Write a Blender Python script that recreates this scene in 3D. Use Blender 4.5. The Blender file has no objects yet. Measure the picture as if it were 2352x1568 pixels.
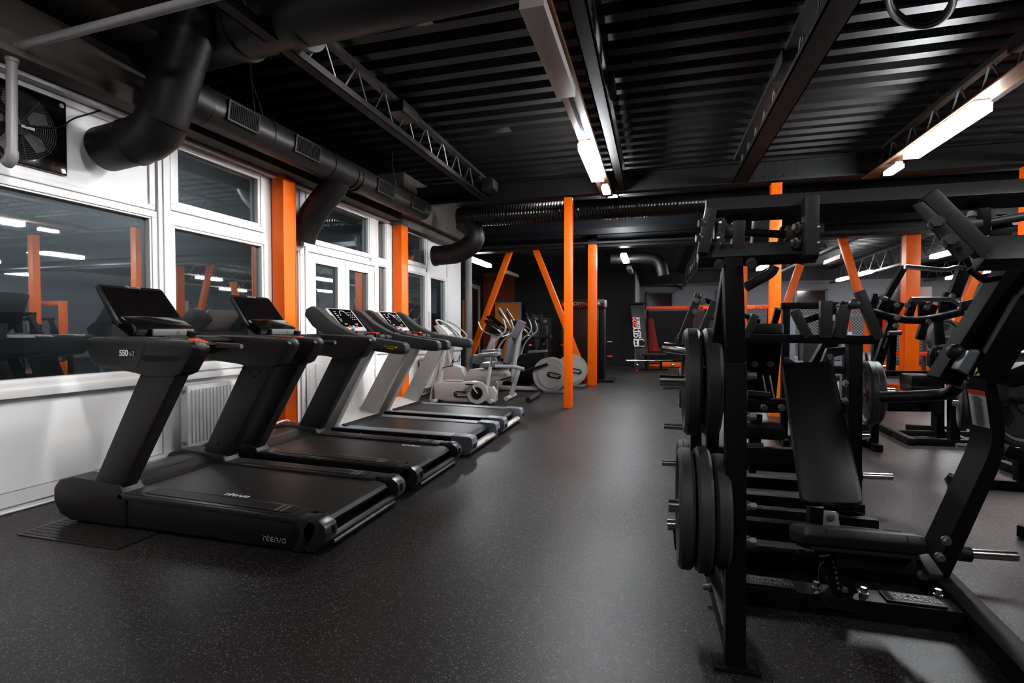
import bpy, bmesh, math, random
from mathutils import Vector as V, Matrix
random.seed(7)
PI = math.pi
COL = bpy.context.scene.collection

# ---------------------------------------------------------------- camera model
F, CX, CY, HC = 1180.0, 1176.0, 784.0, 1.25
YAW = math.atan(329 / F)
PITCH = math.atan(-29 / (F / math.cos(YAW)))
FW = V((-math.sin(YAW) * math.cos(PITCH), math.cos(YAW) * math.cos(PITCH), math.sin(PITCH)))
RT = V((math.cos(YAW), math.sin(YAW), 0))
UP = RT.cross(FW)
EYE = V((0, 0, HC))

def P(u, v, x=None, y=None, z=None):
    """measured point of the photograph on a known world plane"""
    r = FW + RT * ((u - CX) / F) - UP * ((v - CY) / F)
    t = x / r.x if x is not None else (y / r.y if y is not None else (z - HC) / r.z)
    return EYE + r * t

# ---------------------------------------------------------------- materials
MATS = {}
def mat(name, col, rough=0.5, metal=0.0, spec=0.5, noise=0.0, nscale=8.0, bump=0.0, bscale=200.0, emit=0.0, ecol=None, coat=0.0):
    if name in MATS: return MATS[name]
    m = bpy.data.materials.new(name); m.use_nodes = True
    nt = m.node_tree; b = nt.nodes['Principled BSDF']
    b.inputs['Base Color'].default_value = (*col, 1)
    b.inputs['Roughness'].default_value = rough
    b.inputs['Metallic'].default_value = metal
    b.inputs['Specular IOR Level'].default_value = spec
    b.inputs['Coat Weight'].default_value = coat
    if emit:
        b.inputs['Emission Color'].default_value = (*(ecol or col), 1)
        b.inputs['Emission Strength'].default_value = emit
    tc = nt.nodes.new('ShaderNodeTexCoord')
    if noise:
        n = nt.nodes.new('ShaderNodeTexNoise'); n.inputs['Scale'].default_value = nscale; n.inputs['Detail'].default_value = 3
        nt.links.new(tc.outputs['Object'], n.inputs['Vector'])
        mx = nt.nodes.new('ShaderNodeMix'); mx.data_type = 'RGBA'
        mx.inputs[6].default_value = (*[c * (1 - noise) for c in col], 1)
        mx.inputs[7].default_value = (*[min(1, c * (1 + noise)) for c in col], 1)
        nt.links.new(n.outputs['Fac'], mx.inputs[0]); nt.links.new(mx.outputs[2], b.inputs['Base Color'])
    if bump:
        n2 = nt.nodes.new('ShaderNodeTexNoise'); n2.inputs['Scale'].default_value = bscale
        nt.links.new(tc.outputs['Object'], n2.inputs['Vector'])
        bp = nt.nodes.new('ShaderNodeBump'); bp.inputs['Strength'].default_value = bump; bp.inputs['Distance'].default_value = 0.002
        nt.links.new(n2.outputs['Fac'], bp.inputs['Height']); nt.links.new(bp.outputs['Normal'], b.inputs['Normal'])
    MATS[name] = m
    return m

M_floor = None
def floor_material():
    m = bpy.data.materials.new('speckled_rubber'); m.use_nodes = True
    nt = m.node_tree; b = nt.nodes['Principled BSDF']; L = nt.links.new
    tc = nt.nodes.new('ShaderNodeTexCoord')
    no = nt.nodes.new('ShaderNodeTexNoise'); no.inputs['Scale'].default_value = 160; no.inputs['Detail'].default_value = 2
    L(tc.outputs['Object'], no.inputs['Vector'])
    vo = nt.nodes.new('ShaderNodeTexVoronoi'); vo.inputs['Scale'].default_value = 165; vo.inputs['Randomness'].default_value = 1
    mp = nt.nodes.new('ShaderNodeVectorMath'); mp.operation = 'MULTIPLY_ADD'
    mp.inputs[1].default_value = (0.02, 0.02, 0.02)
    L(no.outputs['Color'], mp.inputs[0]); L(tc.outputs['Object'], mp.inputs[2]); L(mp.outputs[0], vo.inputs['Vector'])
    sep = nt.nodes.new('ShaderNodeSeparateColor'); L(vo.outputs['Color'], sep.inputs[0])
    lt = nt.nodes.new('ShaderNodeMath'); lt.operation = 'LESS_THAN'; lt.inputs[1].default_value = 0.24; L(sep.outputs[0], lt.inputs[0])
    ds = nt.nodes.new('ShaderNodeMath'); ds.operation = 'LESS_THAN'; ds.inputs[1].default_value = 0.42; L(vo.outputs['Distance'], ds.inputs[0])
    mu = nt.nodes.new('ShaderNodeMath'); mu.operation = 'MULTIPLY'; L(lt.outputs[0], mu.inputs[0]); L(ds.outputs[0], mu.inputs[1])
    big = nt.nodes.new('ShaderNodeTexNoise'); big.inputs['Scale'].default_value = 0.9; big.inputs['Detail'].default_value = 4
    L(tc.outputs['Object'], big.inputs['Vector'])
    c1 = nt.nodes.new('ShaderNodeMix'); c1.data_type = 'RGBA'
    c1.inputs[6].default_value = (0.0165, 0.0135, 0.0128, 1); c1.inputs[7].default_value = (0.0265, 0.0225, 0.0217, 1); L(big.outputs['Fac'], c1.inputs[0])
    sp = nt.nodes.new('ShaderNodeMix'); sp.data_type = 'RGBA'
    sp.inputs[6].default_value = (0.26, 0.24, 0.22, 1); sp.inputs[7].default_value = (0.12, 0.105, 0.095, 1); L(sep.outputs[1], sp.inputs[0])
    c2 = nt.nodes.new('ShaderNodeMix'); c2.data_type = 'RGBA'; L(mu.outputs[0], c2.inputs[0]); L(c1.outputs[2], c2.inputs[6]); L(sp.outputs[2], c2.inputs[7])
    L(c2.outputs[2], b.inputs['Base Color'])
    mr = nt.nodes.new('ShaderNodeMapRange'); mr.inputs['To Min'].default_value = 0.36; mr.inputs['To Max'].default_value = 0.52
    L(big.outputs['Fac'], mr.inputs['Value']); L(mr.outputs[0], b.inputs['Roughness'])
    bp = nt.nodes.new('ShaderNodeBump'); bp.inputs['Strength'].default_value = 0.35; bp.inputs['Distance'].default_value = 0.001
    L(no.outputs['Fac'], bp.inputs['Height']); L(bp.outputs['Normal'], b.inputs['Normal'])
    b.inputs['Specular IOR Level'].default_value = 0.45
    return m

def glass_material():
    m = bpy.data.materials.new('night_window_glass'); m.use_nodes = True
    nt = m.node_tree; L = nt.links.new
    for n in list(nt.nodes): nt.nodes.remove(n)
    out = nt.nodes.new('ShaderNodeOutputMaterial')
    gl = nt.nodes.new('ShaderNodeBsdfGlossy'); gl.inputs['Roughness'].default_value = 0.012; gl.inputs['Color'].default_value = (0.86, 0.92, 0.95, 1)
    tr = nt.nodes.new('ShaderNodeBsdfTransparent'); tr.inputs['Color'].default_value = (0.5, 0.56, 0.56, 1)
    df = nt.nodes.new('ShaderNodeBsdfGlossy'); df.inputs['Roughness'].default_value = 0.35; df.inputs['Color'].default_value = (0.8, 0.9, 0.95, 1)
    m0 = nt.nodes.new('ShaderNodeMixShader'); m0.inputs[0].default_value = 0.06; L(gl.outputs[0], m0.inputs[1]); L(df.outputs[0], m0.inputs[2])
    mx = nt.nodes.new('ShaderNodeMixShader'); mx.inputs[0].default_value = 0.46
    L(tr.outputs[0], mx.inputs[1]); L(m0.outputs[0], mx.inputs[2]); L(mx.outputs[0], out.inputs[0])
    return m

def mesh_material():
    """chain-link: diamonds cut by transparency of a real flat net"""
    m = bpy.data.materials.new('chain_link_net'); m.use_nodes = True
    nt = m.node_tree; L = nt.links.new; b = nt.nodes['Principled BSDF']
    b.inputs['Base Color'].default_value = (0.02, 0.02, 0.022, 1); b.inputs['Roughness'].default_value = 0.4
    tc = nt.nodes.new('ShaderNodeTexCoord'); s = nt.nodes.new('ShaderNodeSeparateXYZ'); L(tc.outputs['Object'], s.inputs[0])
    res = []
    for sg in (1, -1):
        a = nt.nodes.new('ShaderNodeMath'); a.operation = 'MULTIPLY_ADD'; a.inputs[1].default_value = sg; L(s.outputs[2], a.inputs[0])
        ad = nt.nodes.new('ShaderNodeMath'); ad.operation = 'ADD'; L(s.outputs[0], ad.inputs[0]); L(s.outputs[1], ad.inputs[1]); L(ad.outputs[0], a.inputs[2])
        d = nt.nodes.new('ShaderNodeMath'); d.operation = 'PINGPONG'; d.inputs[1].default_value = 0.045; L(a.outputs[0], d.inputs[0])
        l = nt.nodes.new('ShaderNodeMath'); l.operation = 'LESS_THAN'; l.inputs[1].default_value = 0.007; L(d.outputs[0], l.inputs[0]); res.append(l)
    mxx = nt.nodes.new('ShaderNodeMath'); mxx.operation = 'MAXIMUM'; L(res[0].outputs[0], mxx.inputs[0]); L(res[1].outputs[0], mxx.inputs[1])
    L(mxx.outputs[0], b.inputs['Alpha'])
    return m

M = dict(
 white=mat('white_frame', (0.80, 0.79, 0.78), 0.35, noise=0.03),
 panel=mat('white_panel', (0.82, 0.82, 0.82), 0.42, noise=0.03, nscale=2),
 concrete=mat('lintel_paint', (0.10, 0.086, 0.08), 0.7, noise=0.15, nscale=3),
 deck=mat('black_deck', (0.0060, 0.0056, 0.0056), 0.5, noise=0.2, nscale=4),
 steel=mat('black_steel', (0.010, 0.0095, 0.0095), 0.42, noise=0.2, nscale=6),
 strut=mat('grey_strut', (0.12, 0.115, 0.11), 0.45, metal=0.4),
 duct=mat('black_duct', (0.0105, 0.0092, 0.0085), 0.48, noise=0.25, nscale=5),
 ductg=mat('grey_duct', (0.019, 0.0175, 0.0162), 0.42, noise=0.2, nscale=6),
 hole=mat('dark_void', (0.004, 0.004, 0.004), 0.8),
 orange=mat('orange_paint', (0.93, 0.165, 0.004), 0.38, noise=0.05, nscale=3),
 darkwall=mat('charcoal_wall', (0.010, 0.010, 0.012), 0.75, noise=0.1, nscale=1.5),
 orangewall=mat('orange_wall', (0.16, 0.028, 0.004), 0.7, noise=0.1),
 farwall=mat('grey_white_wall', (0.22, 0.215, 0.235), 0.7, noise=0.04),
 pipe=mat('grey_pipe', (0.26, 0.25, 0.25), 0.4),
 lampoff=mat('lamp_cover', (0.85, 0.76, 0.72), 0.5),
 tray=mat('cable_tray', (0.22, 0.11, 0.06), 0.5, noise=0.3),
 intz=mat('warm_black_plastic', (0.015, 0.0115, 0.0105), 0.44, bump=0.15, bscale=900),
 intz2=mat('dark_side', (0.006, 0.0055, 0.0055), 0.4),
 rail=mat('grey_rail', (0.026, 0.024, 0.0235), 0.33),
 belt=mat('running_belt', (0.024, 0.021, 0.019), 0.38, noise=0.2, nscale=6, bump=0.2, bscale=700),
 screen=mat('glossy_screen', (0.006, 0.005, 0.005), 0.12, coat=0.4),
 grey=mat('mid_grey_plastic', (0.14, 0.14, 0.14), 0.4),
 logo=mat('pale_logo', (0.42, 0.41, 0.40), 0.5),
 logoW=mat('white_print', (0.8, 0.8, 0.8), 0.5),
 redstop=mat('red_orange_plastic', (0.85, 0.075, 0.012), 0.4),
 silver=mat('silver_paint', (0.50, 0.49, 0.475), 0.34, metal=0.25, noise=0.05),
 silverw=mat('silver_warm', (0.46, 0.43, 0.405), 0.36, metal=0.2),
 bgrey=mat('blue_grey_plastic', (0.16, 0.17, 0.19), 0.36),
 dgrip=mat('charcoal_grip', (0.050, 0.051, 0.053), 0.5, bump=0.2, bscale=600),
 gold=mat('gold_print', (0.7, 0.42, 0.08), 0.5),
 teal=mat('teal_button', (0.1, 0.6, 0.55), 0.4),
 rubber=mat('black_rubber', (0.014, 0.0135, 0.013), 0.5, bump=0.2, bscale=300),
 plate=mat('weight_plate_rubber', (0.050, 0.048, 0.047), 0.5, noise=0.2, nscale=10, bump=0.2, bscale=200),
 chrome=mat('brushed_chrome', (0.62, 0.60, 0.58), 0.22, metal=1.0),
 bolt=mat('zinc_bolt', (0.6, 0.58, 0.55), 0.3, metal=1.0),
 frame=mat('black_powder_coat', (0.0075, 0.007, 0.007), 0.50, spec=0.24, bump=0.12, bscale=500),
 frameg=mat('graphite_powder_coat', (0.058, 0.056, 0.055), 0.42, spec=0.4, bump=0.12, bscale=500),
 leather=mat('black_upholstery', (0.011, 0.011, 0.011), 0.36, bump=0.3, bscale=260),
 red=mat('red_vinyl', (0.55, 0.02, 0.012), 0.4),
 green=mat('green_plastic', (0.02, 0.22, 0.08), 0.5),
 blue=mat('blue_plastic', (0.02, 0.08, 0.35), 0.5),
 yellow=mat('yellow_sticker', (0.75, 0.62, 0.18), 0.5),
 paper=mat('off_white_paper', (0.6, 0.6, 0.58), 0.6),
 foil=mat('foil_wrap', (0.45, 0.46, 0.45), 0.3, metal=1.0, bump=1.0, bscale=14),
 lamp=mat('lit_diffuser', (1, 1, 1), 0.5, emit=115, ecol=(0.93, 0.97, 1.0)),
 lampfar=mat('lit_diffuser_far', (1, 1, 1), 0.5, emit=75, ecol=(0.93, 0.97, 1.0)),
 lampside=mat('lit_diffuser_side', (1, 1, 1), 0.5, emit=45, ecol=(0.95, 0.97, 1.0)),
 lampfill=mat('added_fill_diffuser', (1, 1, 1), 0.5, emit=14, ecol=(1.0, 0.95, 0.92)),
 lampsm=mat('lit_emergency_light', (1, 1, 1), 0.5, emit=14, ecol=(0.8, 0.9, 1.0)),
 armblack=mat('matt_black_arm', (0.0045, 0.0042, 0.0042), 0.6, spec=0.12),
 lcd=mat('grey_lcd', (0.55, 0.55, 0.56), 0.3),
)
M['floor'] = floor_material(); M['glass'] = glass_material(); M['net'] = mesh_material()

# ---------------------------------------------------------------- mesh builder
def origin(o):
    p = V((0, 0, 0))
    while o is not None:
        p += V(o.location); o = o.parent
    return p

class MB:
    def __init__(s): s.bm = bmesh.new()
    def _add(s, vs, fs, smooth=False):
        bv = [s.bm.verts.new(v) for v in vs]; out = []
        for f in fs:
            try:
                nf = s.bm.faces.new([bv[i] for i in f]); nf.smooth = smooth; out.append(nf)
            except ValueError: pass
        return bv, out
    def _bevel(s, faces, w, seg=2):
        if w <= 0: return
        es = list({e for f in faces for e in f.edges})
        r = bmesh.ops.bevel(s.bm, geom=es, offset=w, segments=seg, affect='EDGES', profile=0.6, clamp_overlap=True)
        for f in r['faces']: f.smooth = True
    def boxm(s, c, ax, ay, az, bev=0):
        vs = [c + ax * i + ay * j + az * k for i in (-1, 1) for j in (-1, 1) for k in (-1, 1)]
        _, f = s._add(vs, [(0, 1, 3, 2), (4, 6, 7, 5), (0, 4, 5, 1), (2, 3, 7, 6), (0, 2, 6, 4), (1, 5, 7, 3)])
        s._bevel(f, bev); return s
    def box(s, x0, x1, y0, y1, z0, z1, bev=0):
        return s.boxm(V(((x0 + x1) / 2, (y0 + y1) / 2, (z0 + z1) / 2)), V((abs(x1 - x0) / 2, 0, 0)), V((0, abs(y1 - y0) / 2, 0)), V((0, 0, abs(z1 - z0) / 2)), bev)
    def bar(s, p, q, w, h, roll=0.0, bev=0.004):
        p = V(p); q = V(q); d = q - p; L = d.length
        if L < 1e-6: return s
        d.normalize()
        ref = V((0, 0, 1)) if abs(d.z) < 0.9 else V((0, 1, 0))
        sx = d.cross(ref).normalized(); sy = sx.cross(d).normalized()
        if roll:
            R = Matrix.Rotation(roll, 3, d); sx = R @ sx; sy = R @ sy
        return s.boxm((p + q) / 2, d * (L / 2), sx * (w / 2), sy * (h / 2), bev)
    def path(s, pts, w, h, bev=0.004):
        for a, b in zip(pts[:-1], pts[1:]): s.bar(a, b, w, h, bev=bev)
        return s
    def prism(s, poly, axis, a0, a1, bev=0):
        """poly of 2-D points extruded along axis ('y': (x,z), 'x': (y,z), 'z': (x,y))"""
        def mk(p, a):
            return {'y': V((p[0], a, p[1])), 'x': V((a, p[0], p[1])), 'z': V((p[0], p[1], a))}[axis]
        n = len(poly); vs = [mk(p, a0) for p in poly] + [mk(p, a1) for p in poly]
        fs = [tuple(range(n)), tuple(range(2 * n - 1, n - 1, -1))] + [(i, (i + 1) % n, n + (i + 1) % n, n + i) for i in range(n)]
        bv, f = s._add(vs, fs)
        bmesh.ops.recalc_face_normals(s.bm, faces=f)
        s._bevel(f, bev); return s
    def poly3(s, pts, thick, bev=0):
        """flat polygon of 3-D points thickened along its normal"""
        pts = [V(p) for p in pts]; n = (pts[1] - pts[0]).cross(pts[2] - pts[1]).normalized() * thick
        k = len(pts); vs = pts + [p + n for p in pts]
        fs = [tuple(range(k)), tuple(range(2 * k - 1, k - 1, -1))] + [(i, (i + 1) % k, k + (i + 1) % k, k + i) for i in range(k)]
        _, f = s._add(vs, fs); bmesh.ops.recalc_face_normals(s.bm, faces=f); s._bevel(f, bev); return s
    def tube(s, pts, r, seg=12, closed=False, smooth=True, n_smooth=0):
        pts = [V(p) for p in pts]
        for _ in range(n_smooth):
            q = [pts[0]]
            for a, b in zip(pts[:-1], pts[1:]): q += [a * 0.75 + b * 0.25, a * 0.25 + b * 0.75]
            q.append(pts[-1]); pts = q
        rs = r if isinstance(r, (list, tuple)) else [r] * len(pts)
        if len(rs) != len(pts): rs = [rs[0] + (rs[-1] - rs[0]) * i / (len(pts) - 1) for i in range(len(pts))]
        n = len(pts); rings = []; prev = None
        for i, p in enumerate(pts):
            if closed: d = pts[(i + 1) % n] - pts[i - 1]
            else: d = pts[min(i + 1, n - 1)] - pts[max(i - 1, 0)]
            d.normalize()
            if prev is None:
                ref = V((0, 0, 1)) if abs(d.z) < 0.9 else V((1, 0, 0)); sx = d.cross(ref).normalized()
            else: sx = (prev - d * prev.dot(d)).normalized()
            prev = sx; sy = d.cross(sx)
            rings.append([s.bm.verts.new(p + (sx * math.cos(2 * PI * k / seg) + sy * math.sin(2 * PI * k / seg)) * rs[i]) for k in range(seg)])
        m = n if closed else n - 1
        for i in range(m):
            a, b = rings[i], rings[(i + 1) % n]
            for k in range(seg):
                f = s.bm.faces.new((a[k], a[(k + 1) % seg], b[(k + 1) % seg], b[k])); f.smooth = smooth
        if not closed:
            s.bm.faces.new(rings[0][::-1]); s.bm.faces.new(rings[-1])
        return s
    def cyl(s, p, q, r, seg=24): return s.tube([p, q], r, seg)
    def lathe(s, c, d, prof, seg=40, ref=None):
        """revolve prof [(radius, along)] about the axis d through c"""
        c = V(c); d = V(d).normalized(); rf = V((0, 0, 1)) if abs(d.z) < 0.9 else V((1, 0, 0))
        sx = d.cross(rf).normalized(); sy = d.cross(sx); rings = []
        for r, a in prof:
            rings.append([s.bm.verts.new(c + d * a + (sx * math.cos(2 * PI * k / seg) + sy * math.sin(2 * PI * k / seg)) * max(r, 1e-4)) for k in range(seg)])
        for a, b in zip(rings[:-1], rings[1:]):
            for k in range(seg):
                f = s.bm.faces.new((a[k], a[(k + 1) % seg], b[(k + 1) % seg], b[k]))
        return s
    def ball(s, c, r, sc=(1, 1, 1), seg=14):
        c = V(c); prof = [(r * math.sin(PI * i / 8), -r * math.cos(PI * i / 8)) for i in range(9)]
        n0 = len(s.bm.verts); s.lathe((0, 0, 0), (0, 0, 1), prof, seg)
        s.bm.verts.ensure_lookup_table()
        for v in list(s.bm.verts)[n0:]: v.co = c + V((v.co.x * sc[0], v.co.y * sc[1], v.co.z * sc[2]))
        s.bm.faces.ensure_lookup_table()
        for f in s.bm.faces:
            if f.verts[0].index < 0 or f.verts[0] in (): pass
        return s
    def bolt(s, c, d, r=0.012, l=0.012):
        d = V(d).normalized(); c = V(c)
        s.tube([c - d * 0.002, c + d * l * 0.35], r * 1.35, 12); s.tube([c, c + d * l], r, 6, smooth=False); return s
    def build(s, name, m, parent=None, loc=None, smooth_angle=35):
        me = bpy.data.meshes.new(name)
        bmesh.ops.recalc_face_normals(s.bm, faces=s.bm.faces)
        o = bpy.data.objects.new(name, me)
        off = V(loc) if loc is not None else V((0, 0, 0))
        po = origin(parent) if parent is not None else V((0, 0, 0))
        if parent is None and loc is None:
            if len(s.bm.verts):
                xs = [v.co.x for v in s.bm.verts]; ys = [v.co.y for v in s.bm.verts]; zs = [v.co.z for v in s.bm.verts]
                off = V(((min(xs) + max(xs)) / 2, (min(ys) + max(ys)) / 2, min(zs)))
            o.location = off
        elif parent is None: o.location = off
        else: off = po
        for v in s.bm.verts: v.co -= off
        for f in s.bm.faces: f.smooth = True
        for e in s.bm.edges:
            if len(e.link_faces) == 2 and e.calc_face_angle(0) > math.radians(smooth_angle): e.smooth = False
        s.bm.to_mesh(me); s.bm.free()
        me.materials.append(m); COL.objects.link(o)
        if parent is not None: o.parent = parent
        return o

def tag(o, label=None, cat=None, group=None, kind=None):
    if label: o['label'] = label
    if cat: o['category'] = cat
    if group: o['group'] = group
    if kind: o['kind'] = kind
    return o
def thing(name, label, cat, loc=(0, 0, 0), group=None):
    o = bpy.data.objects.new(name, None); COL.objects.link(o); o.location = loc; o.empty_display_size = 0.1
    return tag(o, label, cat, group)
def struct(o): return tag(o, kind='structure')
def copy_tree(o, parent=None):
    c = o.copy(); COL.objects.link(c)
    if parent is not None: c.parent = parent
    for ch in list(o.children): copy_tree(ch, c)
    return c

def text(body, size, at, right, up, m, parent=None, name='lettering', extr=0.001, align='LEFT', bold=0.0, shear=0.0, spacing=1.0):
    cu = bpy.data.curves.new(name, 'FONT'); cu.body = body; cu.size = size; cu.extrude = extr; cu.align_x = align
    cu.offset = bold; cu.shear = shear; cu.space_character = spacing; cu.space_line = 0.85
    cu.materials.append(m)
    o = bpy.data.objects.new(name, cu); COL.objects.link(o)
    r = V(right).normalized(); n = r.cross(V(up)).normalized(); u = n.cross(r)
    me = bpy.data.meshes.new_from_object(o); me.name = name; bpy.data.objects.remove(o); bpy.data.curves.remove(cu)
    if not me.materials: me.materials.append(m)
    o = bpy.data.objects.new(name, me); COL.objects.link(o)
    p = V(at) - (origin(parent) if parent is not None else V((0, 0, 0)))
    o.matrix_local = Matrix(((r.x, u.x, n.x, p.x), (r.y, u.y, n.y, p.y), (r.z, u.z, n.z, p.z), (0, 0, 0, 1)))
    if parent is not None: o.parent = parent; o.matrix_local = Matrix(((r.x, u.x, n.x, p.x), (r.y, u.y, n.y, p.y), (r.z, u.z, n.z, p.z), (0, 0, 0, 1)))
    return o

def stroke_logo(at, right, up, w, m, parent, name='lettering', th=0.0035):
    """the rounded stroke wordmark: an apostrophe, n t e n / a"""
    r = V(right).normalized(); u = V(up); u = (u - r * u.dot(r)).normalized(); at = V(at); k = w / 6.6
    def arc(cx, cy, rad, a0, a1, n=8): return [(cx + rad * math.cos(math.radians(a0 + (a1 - a0) * i / n)), cy + rad * math.sin(math.radians(a0 + (a1 - a0) * i / n))) for i in range(n + 1)]
    S = [[(-.15, 1.15), (0.0, 1.02)],
         [(.15, 0), (.15, .5)] + arc(.55, .5, .4, 180, 0) + [(.95, 0)],
         [(1.3, 1.35), (1.3, .3)] + arc(1.6, .3, .3, 180, 270) , [(1.3, .9), (1.75, .9)],
         arc(2.4, .45, .45, 60, 300) + [(2.65, .06)], [(1.95, .45), (2.6, .45)],
         [(3.05, 0), (3.05, .5)] + arc(3.45, .5, .4, 180, 0) + [(3.85, 0)],
         [(4.15, 0), (4.6, .9)],
         arc(5.3, .45, .45, 45, 330) , [(5.72, .9), (5.72, 0)]]
    mb = MB()
    for s in S:
        mb.tube([at + r * (x * k) + u * (y * k) for x, y in s], th, 6)
    return mb.build(name, m, parent)
# ================================================================= THE SETTING
WX = -4.28
Z_DECK = 3.80
struct(MB().box(-6.3, 16.2, -3.2, 25.2, -0.1, 0.0).build('floor', M['floor']))

# corrugated deck (ribs run across the room)
mb = MB(); y = -3.0; prof = []
PER = 0.27
while y < 25:
    prof += [(y, Z_DECK), (y + 0.11, Z_DECK), (y + 0.14, Z_DECK + 0.09), (y + 0.24, Z_DECK + 0.09)]; y += PER
prof = prof + [(y, Z_DECK + 0.2), (-3.0, Z_DECK + 0.2)]
n = len(prof)
vs = [V((-6.3, a, b)) for a, b in prof] + [V((16.2, a, b)) for a, b in prof]
mb._add(vs, [(i, (i + 1) % n, n + (i + 1) % n, n + i) for i in range(n)])
struct(mb.build('ceiling', M['deck'], smooth_angle=5))

# left window wall: solid cells around the openings
openings = [  # y0, y1, z0, z1
 (1.15, 3.52, 0.88, 2.24), (3.72, 4.86, 0.90, 2.21), (3.75, 4.82, 2.39, 2.96),
 (5.25, 5.47, 0.88, 2.24), (5.645, 7.09, 2.40, 2.97), (5.60, 7.24, 0.02, 2.26),
 (7.34, 7.60, 2.38, 3.02), (7.34, 7.62, 0.90, 2.28), (8.14, 9.10, 2.47, 3.01), (8.14, 9.12, 0.9, 2.30), (9.33, 10.10, 0.9, 2.29)]
def wall_cells(mb, openings, ys, zs, put):
    ysr = sorted(set(list(ys) + [v for o in openings for v in o[:2]])); zsr = sorted(set(list(zs) + [v for o in openings for v in o[2:]]))
    for a, b in zip(ysr[:-1], ysr[1:]):
        run = None
        for c, d in zip(zsr[:-1], zsr[1:]):
            my, mz = (a + b) / 2, (c + d) / 2
            solid = not any(o[0] < my < o[1] and o[2] < mz < o[3] for o in openings)
            if solid and run is None: run = c
            if not solid and run is not None: put(mb, a, b, run, c); run = None
        if run is not None: put(mb, a, b, run, zsr[-1])
mb = MB()
wall_cells(mb, openings, (-3.1, 11.0), (0, 3.06), lambda m, a, b, c, d: m.box(WX - 0.10, WX, a, b, c, d))
struct(mb.build('wall_left', M['panel']))
# frames, glass
def window(i, y0, y1, z0, z1, fr=0.045, sash=True, name='window', handle=None):
    mb = MB()
    def ring(a, b, c, d, w, x0, x1, bev=0.006):
        mb.box(x0, x1, a, b, c, c + w, bev); mb.box(x0, x1, a, b, d - w, d, bev)
        mb.box(x0, x1, a, a + w, c + w, d - w, bev); mb.box(x0, x1, b - w, b, c + w, d - w, bev)
    ring(y0 - 0.05, y1 + 0.05, z0 - 0.05, z1 + 0.05, 0.055, WX - 0.03, WX + 0.025)
    if sash: ring(y0, y1, z0, z1, fr, WX - 0.05, WX + 0.012)
    o = struct(mb.build('%s_%d' % (name, i), M['white']))
    e = fr * 0.6 if sash else 0
    g = MB().box(WX - 0.045, WX - 0.040, y0 + e, y1 - e, z0 + e, z1 - e).build('glass_pane', M['glass'], o)
    return o
w1 = window(1, 1.20, 3.52, 0.88, 2.24, 0.02)
w2 = window(2, 3.72, 4.86, 0.90, 2.21, 0.03)
MB().box(WX + 0.01, WX + 0.05, 3.655, 3.675, 1.30, 1.62, 0.004).build('window_handle', M['white'], w2)
window(3, 3.75, 4.82, 2.39, 2.96, 0.04)
window(4, 5.25, 5.47, 0.88, 2.24, 0.02)
window(5, 5.645, 7.09, 2.40, 2.97, 0.02)
window(6, 7.34, 7.60, 2.38, 3.02, 0.02)
window(7, 7.34, 7.62, 0.90, 2.28, 0.02)
window(8, 8.14, 9.10, 2.47, 3.01, 0.03)
window(9, 8.14, 9.12, 0.90, 2.30, 0.03)
w10 = window(10, 9.33, 10.10, 0.90, 2.29, 0.03)
MB().box(WX + 0.01, WX + 0.05, 9.20, 9.22, 1.3, 1.6, 0.004).build('window_handle', M['white'], w10)
# double door
mb = MB()
mb.box(WX - 0.03, WX + 0.03, 5.56, 5.62, 0, 2.30, 0.006); mb.box(WX - 0.03, WX + 0.03, 7.22, 7.28, 0, 2.30, 0.006); mb.box(WX - 0.03, WX + 0.03, 5.62, 7.22, 2.24, 2.30, 0.006)
door = struct(mb.build('door_1', M['white']))
for y0, y1, g0, g1 in ((5.63, 6.42, 5.77, 6.25), (6.43, 7.21, 6.53, 7.04)):
    mb = MB()
    for (a, b, c, d) in ((y0, g0, 0.02, 2.23), (g1, y1, 0.02, 2.23), (g0, g1, 0.02, 0.90), (g0, g1, 2.11, 2.23)):
        mb.box(WX - 0.04, WX + 0.022, a, b, c, d)
    mb.box(WX + 0.018, WX + 0.03, y0 + 0.12, y1 - 0.12, 0.12, 0.80, 0.01)
    lf = mb.build('door_leaf', M['white'], door)
    MB().box(WX - 0.03, WX - 0.02, g0, g1, 0.90, 2.11).build('glass_pane', M['glass'], door)
mb = MB(); mb.bar((WX + 0.06, 6.40, 1.02), (WX + 0.06, 6.28, 1.02), 0.02, 0.02); mb.box(WX + 0.01, WX + 0.03, 6.385, 6.415, 0.92, 1.12, 0.005)
mb.build('door_handle', M['grey'], door)
for yy in (2.02, 0.5): MB().box(WX + 0.02, WX + 0.045, 7.20, 7.235, yy, yy + 0.12, 0.004).build('hinge', M['white'], door)

# window sills, mullions, panel joints as trims
k = 1
def trim(name, m, *boxes, bev=0.006):
    mb = MB()
    for b in boxes: mb.box(*b, bev=bev)
    return struct(mb.build(name, m))
trim('trim_1', M['white'], (WX, WX + 0.05, -3.1, 4.94, 0.775, 0.835))
trim('trim_2', M['white'], (WX, WX + 0.045, 3.56, 3.60, 0.84, 3.0), (WX, WX + 0.06, 3.60, 3.665, 0.84, 3.0))
trim('trim_3', M['white'], (WX, WX + 0.02, 1.1, 3.55, 2.30, 2.345), (WX, WX + 0.02, 1.1, 3.55, 2.93, 2.98), (WX, WX + 0.02, 3.50, 3.555, 2.345, 2.93))
trim('trim_4', M['white'], (WX, WX + 0.02, 5.48, 5.55, 0.0, 3.02), (WX, WX + 0.03, 7.13, 7.28, 2.30, 3.02), (WX, WX + 0.02, 7.66, 7.74, 0, 3.02))
trim('trim_5', M['white'], (WX, WX + 0.03, 9.16, 9.27, 0.85, 3.0), (WX, WX + 0.025, 10.16, 10.3, 0.4, 3.0))
trim('trim_6', M['white'], (WX, WX + 0.04, 8.12, 11.0, 0.78, 0.84))
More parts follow.
